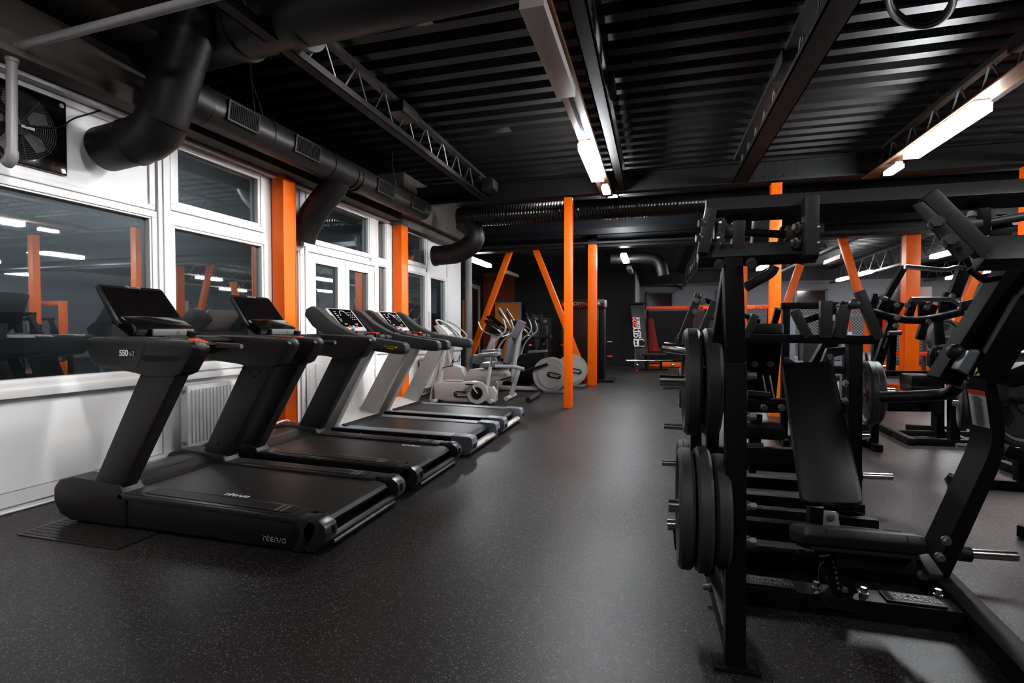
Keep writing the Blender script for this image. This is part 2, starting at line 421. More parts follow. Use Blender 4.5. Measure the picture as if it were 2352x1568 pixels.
struct(MB().box(WX, WX + 0.012, -3.1, 5.0, 0.03, 0.125).box(WX, WX + 0.012, 7.3, 11, 0.03, 0.125).build('baseboard_left', M['white']))
# panel seams under the sill
trim('trim_7', M['pipe'], (WX, WX + 0.004, 3.60, 3.606, 0.13, 0.77), (WX, WX + 0.004, -3, 3.6, 0.127, 0.131), bev=0)
# lintel beams above the windows
struct(MB().box(-4.40, -3.98, -3.1, 7.60, 3.02, 3.16, 0.01).box(-4.40, -4.05, -3.1, 7.60, 3.16, 3.42).box(-4.40, -3.62, -3.1, 3.25, 3.48, 3.80).build('beam_1', M['concrete']))
struct(MB().box(-4.40, -4.10, 7.62, 11.2, 3.0, 3.14, 0.01).box(-4.40, -3.95, 7.62, 11.2, 3.14, 3.8).build('beam_2', M['concrete']))
mb = MB(); mb.box(WX, WX + 0.10, -1, 7.6, 2.985, 3.018, 0.008); mb.box(WX, WX + 0.17, -1, 3.4, 3.16, 3.20, 0.008)
struct(mb.build('trim_8', M['white']))

# back-left alcove, back walls, far hall
struct(MB().box(-6.2, -4.28, 11.0, 11.1, 0, 3.8).box(-6.30, -6.10, 11.0, 18.1, 0, 3.8).build('wall_alcove', M['darkwall']))
struct(MB().box(-6.2, -0.68, 17.95, 18.1, 0, 3.8).build('wall_back', M['darkwall']))
struct(MB().box(-6.09, -4.9, 17.93, 17.95, 0, 3.3).build('wall_accent', M['orangewall']))
struct(MB().box(-0.72, -0.66, 18.1, 24.0, 0, 3.3).box(-0.72, 16.1, 24.0, 24.15, 0, 3.45).box(16.0, 16.1, -3.1, 24.0, 0, 3.8).build('wall_far', M['farwall']))
struct(MB().box(-4.3, 16.1, -3.2, -3.05, 0, 3.8).build('wall_rear', M['darkwall']))
struct(MB().box(-0.7, 16.1, 23.9, 24.0, 3.28, 3.8).build('beam_3', M['deck']))
# far windows on the white wall
k = 11
for x0, x1 in ((-0.40, 0.80), (2.55, 3.75), (5.60, 6.85), (8.95, 10.1), (12.1, 13.3)):
    mb = MB(); mb.box(x0, x1, 23.93, 23.99, 2.15, 2.22); mb.box(x0, x1, 23.93, 23.99, 2.86, 2.93); mb.box(x0, x0 + 0.1, 23.93, 23.99, 2.2, 2.9); mb.box(x1 - 0.1, x1, 23.93, 23.99, 2.2, 2.9)
    o = struct(mb.build('window_%d' % k, M['grey'])); MB().box(x0 + .1, x1 - .1, 23.97, 23.98, 2.2, 2.88).build('glass_pane', mat('brown_night_glass', (0.035, 0.018, 0.015), 0.15), o); k += 1
# door in the alcove
mb = MB(); A, B = 16.75, 17.40
mb.box(-6.09, -6.03, A - 0.25, A - 0.17, 0, 2.8); mb.box(-6.09, -6.03, A - 0.25, B, 2.66, 2.80); mb.box(-6.09, -6.03, B - 0.1, B, 0, 2.66)
o = struct(mb.build('door_2', M['pipe'])); MB().box(-6.095, -6.06, A - 0.17, B - 0.1, 0, 2.66).build('door_panel', M['screen'], o)

# outside: ground and a foil-wrapped duct seen through the top lights
struct(MB().box(-14, -4.6, -4, 14, -0.3, -0.2).build('exterior_ground', M['hole']))
# ---------------------------------------------------------------- columns
def column(name, x, y, w, d, z1, label, group=None, black=None, parts=True):
    t = thing(name, label, 'column', (x, y, 0), group)
    mb = MB()  # H section: two flanges and a web
    mb.box(x - w / 2, x + w / 2, y - d / 2, y - d / 2 + 0.012, 0, z1, 0.002); mb.box(x - w / 2, x + w / 2, y + d / 2 - 0.012, y + d / 2, 0, z1, 0.002)
    mb.box(x - w / 2 + 0.006, x + w / 2 - 0.006, y - d / 2 + 0.012, y + d / 2 - 0.012, 0, z1)
    mb.build('column_shaft', M['orange'], t)
    if black:
        MB().box(x - w / 2 - 0.002, x + w / 2 + 0.002, y - d / 2 - 0.002, y + d / 2 + 0.002, z1, black).build('black_top', M['steel'], t)
    return t
column('steel_column', -1.335, 8.14, 0.125, 0.13, 3.33, 'bright orange steel column standing free beside the aisle, nearest to it', 'orange steel columns')
column('steel_column', 1.65, 8.14, 0.14, 0.13, 3.33, 'bright orange steel column rising behind the first bench machine', 'orange steel columns')
column('steel_column', 4.60, 8.14, 0.16, 0.14, 3.33, 'orange steel column at the right edge behind the leaning black arms', 'orange steel columns')
column('steel_column', -4.18, 5.09, 0.16, 0.21, 3.06, 'orange column against the window wall beside the two dark treadmills', 'orange wall columns')
column('steel_column', -4.18, 7.94, 0.16, 0.24, 3.06, 'orange column against the window wall past the white double door', 'orange wall columns')
column('steel_column', -1.36, 11.6, 0.19, 0.18, 3.14, 'darker orange steel column with a black top at the foot of a slanted brace', 'orange steel columns', black=3.5)
column('steel_column', 4.84, 11.9, 0.24, 0.24, 3.12, 'broad red-orange column standing among the plate machines on the right', 'orange steel columns', black=3.4)
column('steel_column', 1.80, 11.9, 0.14, 0.16, 3.10, 'thin slice of orange column seen behind the tall A-shaped upright', 'orange steel columns', black=3.4)
def brace(p, q, label, mb2=None):
    t = thing('diagonal_brace', label, 'brace', (p[0], p[1], 0), 'slanted orange roof braces')
    MB().bar(p, q, 0.13, 0.13, bev=0.006).build('brace_tube', M['orange'], t)
    MB().bar(q, V(q) + (V(q) - V(p)).normalized() * 0.05, 0.12, 0.12).build('black_top', M['steel'], t)
    return t
brace(P(1062, 870, y=11.9), P(1172, 575, y=11.9), 'slanted orange brace leaning right above the consoles of the ellipticals')
brace(P(1353, 885, y=11.8), P(1229, 570, y=11.8), 'slanted orange brace running down to the foot of the black-topped column')
brace(P(2030, 850, y=11.9), P(1932, 543, y=11.9), 'slanted orange brace left of the broad red-orange column')
brace(P(1775, 790, y=11.9), P(1838, 608, y=11.9), 'short slanted orange brace just right of the bright column behind the bench')
brace(P(2195, 740, y=11.9), P(2262, 585, y=11.9), 'slanted orange brace right of the broad red-orange column')

# ---------------------------------------------------------------- beams and trusses
mb = MB()
mb.box(-4.3, 16, 8.06, 8.22, 3.355, 3.375); mb.box(-4.3, 16, 8.12, 8.15, 3.375, 3.66); mb.box(-4.3, 16, 8.06, 8.22, 3.64, 3.66)
for x in (-2.6, -0.6, 1.35, 1.5, 1.75, 1.9):
    for z in (3.44, 3.58): mb.bolt((x, 8.12, z), (0, -1, 0), 0.014, 0.012)
struct(mb.build('beam_4', M['steel']))
struct(MB().box(-4.4, 16, 11.75, 11.95, 3.14, 3.82).box(-4.4, 16, 11.70, 12.0, 3.10, 3.14).box(-4.4, 16, 11.68, 11.76, 3.50, 3.68).build('beam_5', mat('blue_black_beam', (0.022, 0.028, 0.036), 0.4)))
struct(MB().box(-4.4, 16, 10.6, 10.7, 3.0, 3.04).box(-4.4, 16, 11.2, 11.3, 3.30, 3.42).build('beam_6', M['steel']))
def truss(x, label, y0=-0.5, y1=8.1, zb=3.36, zt=3.74, n=17, w=0.12, dark=False):
    t = thing('roof_truss', label, 'truss', (x, y0, zb), 'black lattice roof trusses')
    mb = MB(); mb.box(x - w / 2, x + w / 2, y0, y1, zb, zb + 0.015); mb.box(x - w / 2, x - w / 2 + 0.012, y0, y1, zb, zb + 0.06); mb.box(x + w / 2 - 0.012, x + w / 2, y0, y1, zb, zb + 0.06)
    mb.build('bottom_chord', mat('black_chord', (.008, .007, .007), .6, spec=.3) if dark else M['duct'], t)
    mb = MB(); mb.box(x - w / 2 + 0.02, x + w / 2 - 0.02, y0, y1, zt - 0.05, zt)
    mb.build('top_chord', M['ductg'], t)
    mb = MB(); s = (y1 - y0) / n
    for i in range(n):
        a = y0 + i * s
        mb.tube([(x, a + 0.03, zb + 0.03), (x, a + s / 2, zt - 0.03)], 0.010, 6); mb.tube([(x, a + s / 2 + 0.02, zt - 0.03), (x, a + s - 0.03, zb + 0.03)], 0.010, 6)
    mb.build('lattice_web', M['strut'], t)
    mb = MB(); mb.box(x - 0.10, x + 0.10, 5.05, 5.42, zt - 0.14, zt - 0.02, 0.004); mb.build('splice_plate', M['ductg'], t)
    return t
truss(-2.72, 'black lattice truss nearest the window wall, beside the vented duct', dark=True)
truss(-0.50, 'black lattice truss directly above the row of aisle lamps', dark=True)
truss(1.16, 'black lattice truss with a wide channel bottom over the first bench machine', w=0.20, dark=True)
truss(2.98, 'black lattice truss behind the bright lamp at the upper right', dark=True)
truss(4.95, 'black lattice truss farthest right, beyond the bright upper-right lamp')
def far_truss(x, y0, y1, label):
    t = thing('roof_truss', label, 'truss', (x, y0, 3.1), 'far hall roof trusses')
    MB().box(x - 0.06, x + 0.06, y0, y1, 3.12, 3.18).build('bottom_chord', M['strut'], t)
    MB().box(x - 0.05, x + 0.05, y0, y1, 3.70, 3.76).build('top_chord', M['ductg'], t)
    mb = MB(); n = 12; s = (y1 - y0) / n
    for i in range(n):
        a = y0 + i * s
        mb.tube([(x, a, 3.17), (x, a + s / 2, 3.72)], 0.014, 6); mb.tube([(x, a + s / 2, 3.72), (x, a + s, 3.17)], 0.014, 6)
    mb.build('lattice_web', M['strut'], t)
far_truss(1.2, 12.2, 23.8, 'dark truss running to the far wall beyond the banner column')
far_truss(6.9, 12.2, 23.8, 'grey truss in the far hall right of the broad red-orange column')
far_truss(10.2, 12.2, 23.8, 'grey truss in the far hall, the farthest to the right')
far_truss(4.0, 12.2, 23.8, 'grey truss in the far hall left of the broad red-orange column')

# ---------------------------------------------------------------- lamps
def lamp(x, y0, y1, label, lit=True, w=0.155, z=3.17, far=False, small=False, group='ceiling strip lamps', h=0.08):
    t = thing('strip_lamp', label, 'ceiling lamp', (x, (y0 + y1) / 2, z), group)
    MB().box(x - w / 2 + 0.01, x + w / 2 - 0.01, y0 + 0.01, y1 - 0.01, z + h, z + h + 0.03, 0.004).build('lamp_housing', M['lampoff'] if not small else M['grey'], t)
    MB().box(x - w / 2, x + w / 2, y0, y1, z, z + h, 0.008).build('diffuser', M['lampsm'] if small else (M['lampfill'] if far == 'dim' else M['lampside'] if far == 'side' else M['lampfar'] if far else M['lamp']) if lit else M['lampoff'], t)
    return t
lamp(-0.725, 3.03, 4.28, 'unlit grey-pink strip lamp hanging over the aisle at the top of the view', lit=False)
lamp(-0.735, 5.55, 6.80, 'lit white strip lamp over the aisle, in line with the unlit one')
lamp(-0.67, 7.10, 7.40, 'small lit emergency light at the far end of the aisle lamp row', small=True, w=0.10, z=3.15, h=0.05, group='small emergency lights')
lamp(2.77, 5.53, 6.84, 'glaring lit strip lamp at the upper right under a truss')
lamp(2.76, 7.10, 7.42, 'small emergency light just beyond the glaring upper-right strip lamp', small=True, w=0.10, z=3.15, h=0.05, group='small emergency lights')
t = thing('cable_tray', 'brown lit cable tray linking the aisle lamps', 'cable tray', (-0.73, 1.5, 3.27))
MB().box(-0.81, -0.64, 1.2, 8.05, 3.285, 3.30).box(-0.81, -0.80, 1.2, 8.05, 3.285, 3.33).box(-0.65, -0.64, 1.2, 8.05, 3.285, 3.33).build('tray', M['tray'], t)
MB().box(-0.745, -0.715, 1.2, 8.05, 3.270, 3.285).build('conduit', M['hole'], t)
t = thing('cable_tray', 'dark cable tray above the glaring upper-right lamp', 'cable tray', (2.77, 1.5, 3.27))
MB().box(2.69, 2.86, 1.2, 8.05, 3.285, 3.30).build('tray', M['tray'], t)
# lamps beyond the second beam
for (x, y0, y1, lit, lb) in ((-0.76, 12.9, 14.15, True, 'lit strip lamp beyond the dark beam, above the charcoal back wall'),
    (-0.76, 15.6, 16.9, False, 'unlit strip lamp beyond the dark beam, above the corner of the back wall'),
    (-4.6, 12.5, 14.05, True, 'lit strip lamp in the dark corner behind the grey drain pipe'),
    (-4.6, 15.7, 17.1, False, 'unlit strip lamp behind the leaning left brace'),
    (6.5, 18.6, 20.0, True, 'lit lamp crossed by the slanted brace in the far hall'),
    (6.5, 20.7, 21.6, True, 'small lit lamp farther along, left of the crossed one'),
    (6.7, 14.3, 15.3, True, 'lit lamp hanging high between the far trusses'),
    (10.0, 18.6, 20.0, True, 'lit lamp low over the far wall at the right edge'),
    (10.0, 20.9, 21.8, True, 'small lit lamp peeping past the right brace'),
    (4.5, 14.6, 15.9, False, 'unlit lamp behind the broad red-orange column'),
    (3.0, 15.5, 17.0, True, 'lit lamp in the middle of the far hall'),
    (2.8, 20.0, 21.2, True, 'lit lamp near the far wall in the middle of the hall')):
    lamp(x, y0, y1, lb, lit=lit, far=True, z=3.02, w=0.15, group='far hall strip lamps')
# lamps of the same rows behind and beside the viewer, plus one added lamp
lamp(-0.75, 9.35, 10.6, 'lit strip lamp tucked high behind the ribbed duct', far=True, z=3.56, group='side row strip lamps')
lamp(-2.15, -0.1, 1.15, 'added dim strip lamp above and left of the viewer, brightening the window wall', far='dim', group='side row strip lamps')  # added outside the view to brighten the near wall, in no lamp row
for (x, y0) in ((-0.73, -1.6), (2.77, -0.4), (6.5, 2.2), (6.5, 5.5), (9.8, 4.0), (6.5, 9.2), (9.8, 9.2), (13.0, 12.0), (13.2, 5.0)):
    lamp(x, y0, y0 + 1.25, 'lit strip lamp of the side rows over the machines', far='side', group='side row strip lamps')

# ---------------------------------------------------------------- ducts and pipes
t = thing('round_duct', 'wide black round duct crossing overhead at the top left', 'duct', (-1.8, 3.1, 3.35))
MB().tube([(-4.05, 3.36, 3.58), (-2.7, 3.27, 3.60), (0.8, 3.08, 3.60)], 0.25, 32).build('duct_pipe', M['duct'], t)
for x in (-3.1, -2.55): MB().tube([(x, 3.30, 3.59), (x + 0.05, 3.30, 3.59)], 0.262, 32).build('duct_collar', M['duct'], t)
t = thing('duct_elbow', 'thick black duct bending down towards the white wall beside the fan', 'duct', (-3.6, 3.05, 2.6))
a = [P(452, 25, y=3.05), P(412, 150, y=3.05), P(390, 225, y=3.05)]
MB().tube(a[:3] + [P(374, 275, y=3.05)], 0.168, 32).build('duct_pipe', M['duct'], t)
MB().tube([P(374, 272, y=3.05), P(362, 298, y=3.05), P(338, 316, y=3.05), P(308, 327, y=3.05)], 0.171, 32).build('bend_section', M['ductg'], t)
MB().tube([P(308, 327, y=3.05), P(244, 343, y=3.05)], 0.166, 32).build('outlet_pipe', M['duct'], t)
for pa, pb in ((P(377, 268, y=3.05), P(374, 276, y=3.05)), (P(312, 325, y=3.05), P(305, 328, y=3.05))): MB().tube([pa, pb], 0.176, 32).build('seam_ring', M['ductg'], t)
t = thing('vented_duct', 'dark round duct with four black grilles hung along the window wall', 'duct', (-3.68, 3.3, 2.95))
DX, DZ, DR = -3.68, 3.13, 0.165
MB().tube([(DX, 3.30, DZ + 0.005), (DX, 3.48, DZ)], DR * 1.0, 32).build('end_cap', M['duct'], t)
MB().tube([(DX, 3.48, DZ), (DX, 7.72, DZ + 0.06)], DR, 32).build('duct_pipe', M['ductg'], t)
for yy in (4.18, 5.15, 5.62, 5.72): MB().tube([(DX, yy, DZ + 0.02), (DX, yy + 0.025, DZ + 0.02)], DR * 1.045, 32).build('joint_ring', M['duct'], t)
for i, (ya, yb) in enumerate(((3.60, 3.96), (4.45, 4.85), (6.05, 6.50), (7.02, 7.48))):
    zc = DZ + 0.015 + i * 0.012; ang = math.radians(-8)
    nrm = V((math.cos(ang), 0, math.sin(ang))); tng = V((-nrm.z, 0, nrm.x)); c = V((DX, (ya + yb) / 2, zc)) + nrm * (DR + 0.004)
    mb = MB(); mb.boxm(c, V((0, (yb - ya) / 2, 0)), tng * 0.085, nrm * 0.012, 0.003); g = mb.build('vent_grille', M['duct'], t)
    mb = MB(); nn = 16
    for k in range(nn):
        yy = ya + 0.02 + (yb - ya - 0.04) * (k + 0.5) / nn
        mb.boxm(V((c.x, yy, c.z)) + nrm * 0.014, V((0, 0.0028, 0)), tng * 0.07, nrm * 0.006)
    mb.build('grille_slats', M['hole'], g)
    MB().boxm(c + nrm * 0.0125, V((0, (yb - ya) / 2 - 0.015, 0)), tng * 0.072, nrm * 0.001).build('vent_opening', M['hole'], g)
t = thing('duct_elbow', 'black duct stub turning down from the vented duct behind the first wall column', 'duct', (-3.8, 5.4, 2.5))
MB().tube([V((DX, 5.42, 3.05)), V((DX - 0.08, 5.42, 2.93)), V((-3.98, 5.42, 2.72)), V((-4.14, 5.42, 2.52))], 0.155, 28, n_smooth=1).build('duct_pipe', M['duct'], t)
MB().tube([V((-4.06, 5.42, 2.60)), V((-4.16, 5.42, 2.46)), V((-4.20, 5.42, 2.34))], 0.16, 28).build('outlet_pipe', M['duct'], t)
t = thing('corrugated_duct', 'black ribbed round duct crossing the room behind the free-standing column', 'duct', (-3.3, 8.9, 3.15))
mb = MB(); prof = []; x = -3.50
while x < 9.0:
    for dx in range(6):
        prof += [(0.172, x), (0.180, x + 0.02), (0.172, x + 0.04)]; x += 0.05
    prof += [(0.176, x)]; x += 0.02
mb.lathe((0, 8.9, 3.30), (1, 0, 0), prof, 28)
mb.build('ribbed_pipe', mat('ribbed_foil_black', (0.03, 0.029, 0.029), 0.25, metal=0.7), t, smooth_angle=12)
pts = [V((-3.42, 8.9, 3.22)), V((-3.20, 8.9, 3.04)), V((-3.18, 8.9, 2.86)), V((-3.40, 8.9, 2.70)), V((-3.62, 8.9, 2.64))]
MB().tube(pts, 0.185, 28, n_smooth=2).build('bend_section', M['duct'], t)
MB().tube([V((-3.60, 8.9, 2.64)), V((-3.98, 8.9, 2.62))], 0.178, 28).build('outlet_pipe', M['duct'], t)
MB().tube([V((-3.99, 8.9, 2.62)), V((-3.94, 8.9, 2.62))], 0.19, 28).build('collar', M['ductg'], t)
t = thing('round_duct', 'black duct bending down above the corner of the charcoal wall', 'duct', (0.0, 14.5, 2.8))
MB().tube([(-1.2, 14.5, 3.2), (-0.2, 14.5, 3.2), (0.12, 14.5, 3.1), (0.2, 14.5, 2.7)], 0.15, 20, n_smooth=2).build('duct_pipe', M['duct'], t)
t = thing('foil_duct', 'foil-wrapped round duct outside, seen through the top windows', 'duct', (-5.4, 5, 2.4))
MB().tube([(-5.30, 1, 2.72), (-5.30, 10.8, 2.72)], 0.27, 28).build('duct_pipe', M['foil'], t)
# grey elbow pipe
t = thing('pipe_run', 'grey pipe coming from the ceiling and dropping past the wall fan', 'pipe', (-4.1, 2.42, 2.3))
a = P(27, 118, x=-4.06); b = P(27, 360, x=-4.06)
MB().tube([V(a) - V((0, 0, 0.03)), b], 0.030, 16).build('vertical_pipe', M['pipe'], t)
e = P(470, -4, z=a.z + 0.05); MB().tube([V((a.x + 0.04, a.y, a.z + 0.02)), e, e + (e - V(a)) * 0.5], 0.028, 16).build('overhead_pipe', M['pipe'], t)
MB().tube([V(a) - V((0, 0, 0.07)), V(a) - V((0, 0, 0.02)), V(a) + V((0.02, 0, 0.015)), V(a) + V((0.08, 0, 0.03))], 0.037, 16, n_smooth=1).build('elbow_fitting', M['pipe'], t)
MB().tube([V(b) + V((0, 0, 0.04)), V(b) - V((0, 0, 0.01)), V(b) - V((0.05, 0, 0.04))], 0.036, 16, n_smooth=1).build('lower_fitting', M['pipe'], t)
t = thing('drain_pipe', 'tall pale grey drain pipe at the end of the window wall', 'pipe', (-4.18, 11.2, 0))
MB().tube([(-4.17, 11.2, 0.0), (-4.17, 11.2, 3.0)], 0.085, 20).build('pipe_body', M['pipe'], t)
MB().tube([(-4.17, 11.2, 2.25), (-4.17, 11.2, 2.32)], 0.093, 20).build('pipe_socket', M['pipe'], t)
# fan
t = thing('wall_fan', 'square black exhaust fan set in the white wall panel at top left', 'fan', (WX + 0.01, 2.53, 2.66))
FY, FZ = 2.52, 2.66
mb = MB(); mb.box(WX, WX + 0.03, 2.20, 2.845, 2.395, 2.945, 0.02); mb.build('fan_plate', M['screen'], t)
MB().tube([(WX + 0.031, FY, FZ), (WX + 0.034, FY, FZ)], 0.235, 40).build('fan_opening', M['hole'], t)
mb = MB()
for k in range(5):
    a0 = k * 2 * PI / 5 + 0.4
    c = V((WX + 0.040, FY, FZ))
    q = [c + V((0, math.cos(a0 + s) * r, math.sin(a0 + s) * r)) for r, s in ((0.06, -0.25), (0.20, -0.10), (0.215, 0.25), (0.16, 0.48), (0.06, 0.35))]
    mb.poly3(q, 0.004)
mb.build('fan_blades', M['grey'], t)
MB().tube([(WX + 0.035, FY, FZ), (WX + 0.065, FY, FZ)], 0.07, 24).build('fan_hub', M['duct'], t)
mb = MB()
for r in [0.075 + 0.0145 * i for i in range(12)]:
    mb.tube([V((WX + 0.072 - (r - 0.07) * 0.1, FY + r * math.cos(2 * PI * k / 36), FZ + r * math.sin(2 * PI * k / 36))) for k in range(36)], 0.0014, 5, closed=True)
for k in range(8):
    a0 = k * PI / 4 + 0.2; mb.tube([V((WX + 0.072, FY, FZ)), V((WX + 0.05, FY + 0.245 * math.cos(a0), FZ + 0.245 * math.sin(a0)))], 0.0022, 5)
mb.build('fan_guard', M['strut'], t)
for dy, dz in ((0.29, 0.245), (0.29, -0.235)): MB().bolt((WX + 0.03, FY + dy, FZ + dz), (1, 0, 0), 0.012, 0.008).build('mounting_bolt', M['bolt'], t)
MB().box(WX + 0.066, WX + 0.074, FY + 0.01, FY + 0.09, FZ - 0.02, FZ + 0.0, 0.003).build('hub_label', M['paper'], t)
t = thing('power_cable', 'thin black cable drooping from the wall fan up to the lintel', 'cable', (WX, 2.85, 2.7))
MB().tube([P(60, 288, x=WX + 0.08), P(135, 298, x=WX + 0.05), P(165, 272, x=WX + 0.03), P(205, 262, x=WX + 0.03), P(245, 248, x=WX + 0.03), P(283, 225, x=WX + 0.06), P(284, 205, x=WX + 0.1)], 0.006, 8, n_smooth=2).build('cable', M['hole'], t)
# hanging coil of hose
t = thing('hose_coil', 'grey hose coil hanging from the deck at the top right', 'hose', tuple(P(2115, 10, z=3.35)))
c = P(2115, 0, z=3.4); mb = MB()
ex = (P(2192, 0, z=3.4) - c); ez = (P(2115, 62, z=3.4) - c)
for j in range(2): mb.tube([c + ex * (1 - 0.05 * j) * math.cos(2 * PI * k / 40) + ez * (1.0 - 0.04 * j) * math.sin(2 * PI * k / 40) + V((0, 0, 0.025 * j)) for k in range(40)], 0.018, 10, closed=True)
mb.build('hose_loop', M['strut'], t)
MB().tube([c - ez, c - ez + V((0, 0.0, 0.42))], 0.003, 6).build('hanging_wire', M['strut'], t)
# hanging wires of the vented duct
for yy in (4.05, 6.75):
    t = thing('duct_hanger', 'thin wire hanger holding the vented duct %s' % ('over its first joint' if yy < 5 else 'near its far end'), 'wire hanger', (DX, yy, 3.3))
    MB().tube([(DX, yy, 3.62), (DX + 0.10, yy - 0.06, DZ + 0.13)], 0.003, 6).tube([(DX, yy, 3.62), (DX + 0.02, yy + 0.14, DZ + 0.17)], 0.003, 6).tube([(DX, yy, 3.62), (DX, yy, 3.8)], 0.003, 6).build('wire', M['strut'], t)
# loudspeaker on the beam
t = thing('loudspeaker', 'small black loudspeaker box tucked at the end of the window-side truss', 'loudspeaker', (-2.65, 7.75, 3.42))
MB().box(-2.62, -2.44, 7.60, 7.92, 3.42, 3.60, 0.01).build('cabinet', M['duct'], t)
MB().box(-2.438, -2.43, 7.63, 7.89, 3.44, 3.58, 0.004).build('speaker_face', M['strut'], t)
t = thing('security_camera', 'small white camera under the dark beam left of the free-standing column', 'camera', tuple(P(1245, 545, y=11.5)))
c = P(1245, 537, y=11.55); MB().box(c.x - 0.05, c.x + 0.05, c.y - 0.03, c.y + 0.03, c.z - 0.02, c.z + 0.06, 0.01).build('camera_mount', M['farwall'], t); MB().ball(c + V((0, -0.03, -0.07)), 0.04).build('camera_head', M['farwall'], t)
t = thing('security_camera', 'small white camera on the far wall above the first far window', 'camera', tuple(P(1560, 658, y=23.9)))
c = P(1560, 657, y=23.9); MB().box(c.x - 0.08, c.x + 0.08, c.y - 0.1, c.y + 0.1, c.z - 0.04, c.z + 0.10, 0.01).build('camera_mount', M['farwall'], t); MB().bar(c, c + V((0.12, -0.3, -0.18)), 0.09, 0.09).build('camera_head', M['grey'], t)

# radiators
def radiator(y0, y1, z0, z1, label):
    t = thing('panel_radiator', label, 'radiator', (WX, (y0 + y1) / 2, z0), 'white panel radiators')
    x0, x1 = WX + 0.05, WX + 0.15
    MB().box(x0, x1 - 0.012, y0, y1, z0, z1, 0.008).build('radiator_body', M['white'], t)
    mb = MB(); n = int((y1 - y0) / 0.042)
    for i in range(n):
        yy = y0 + 0.03 + (y1 - y0 - 0.06) * (i + 0.5) / n
        mb.box(x1 - 0.014, x1, yy - 0.012, yy + 0.012, z0 + 0.04, z1 - 0.04, 0.005)
    mb.build('ribbed_front', M['white'], t)
    for zz in (z0 + 0.05, z1 - 0.05): MB().tube([(x0 + 0.05, y0, zz), (x0 + 0.05, y0 - 0.02, zz)], 0.016, 14).build('valve_plug', M['pipe'], t)
    for yy in (y0 + 0.15, y1 - 0.15): MB().box(WX + 0.003, x0, yy - 0.02, yy + 0.02, z1 - 0.2, z1 - 0.1).build('wall_bracket', M['pipe'], t)
    return t
radiator(3.74, 4.86, 0.15, 0.73, 'white ribbed radiator under the window between the dark treadmills')
radiator(8.75, 10.35, 0.14, 0.72, 'white ribbed radiator farther along, behind the silver treadmills')
t = thing('power_cable', 'thin black cable looping beside the first radiator', 'cable', (WX, 3.65, 0.5))
MB().tube([P(401, 897, x=WX + 0.05), P(390, 905, x=WX + 0.03), P(386, 920, x=WX + 0.03), P(392, 932, x=WX + 0.03), P(402, 928, x=WX + 0.05)], 0.004, 8, n_smooth=2).build('cable', M['hole'], t)
t = thing('power_cable', 'white cable lying along the foot of the wall left of the first treadmill', 'cable', (WX, 2.6, 0))
MB().tube([(-4.24, 1.7, 0.012), (-4.22, 2.3, 0.012), (-4.19, 2.7, 0.012), (-4.24, 3.1, 0.012), (-4.2, 3.6, 0.012)], 0.009, 8, n_smooth=2).build('cable', M['white'], t)
t = thing('power_cable', 'white cable curling in front of the first wall column', 'cable', (-4.05, 5.0, 0.1))
MB().tube([P(628, 975, x=-4.06), P(645, 967, x=-4.05), P(662, 964, x=-4.06), P(668, 972, x=-4.1)], 0.010, 8, n_smooth=2).build('cable', M['white'], t)
# studded mat under treadmill
c = [P(50, 1243, z=0.004), P(300, 1263, z=0.004), P(350, 1228, z=0.004), P(168, 1196, z=0.004)]
x0, x1, y0, y1 = -3.75, -2.93, 2.17, 2.52
mb = MB(); mb.poly3([V((x0 + 0.02, y0, 0.001)), V((x1, y0, 0.001)), V((x1, y1, 0.001)), V((x0, y1, 0.001))], 0.006)
for i in range(34):
    for j in range(9):
        mb.box(x0 + 0.03 + i * 0.024, x0 + 0.045 + i * 0.024, y0 + 0.02 + j * 0.037, y0 + 0.045 + j * 0.037, 0.007, 0.009)
o = mb.build('studded_mat', mat('wet_black_mat', (0.03, 0.026, 0.025), 0.25)); tag(o, 'thin studded black mat sticking out under the near dark treadmill', 'mat')
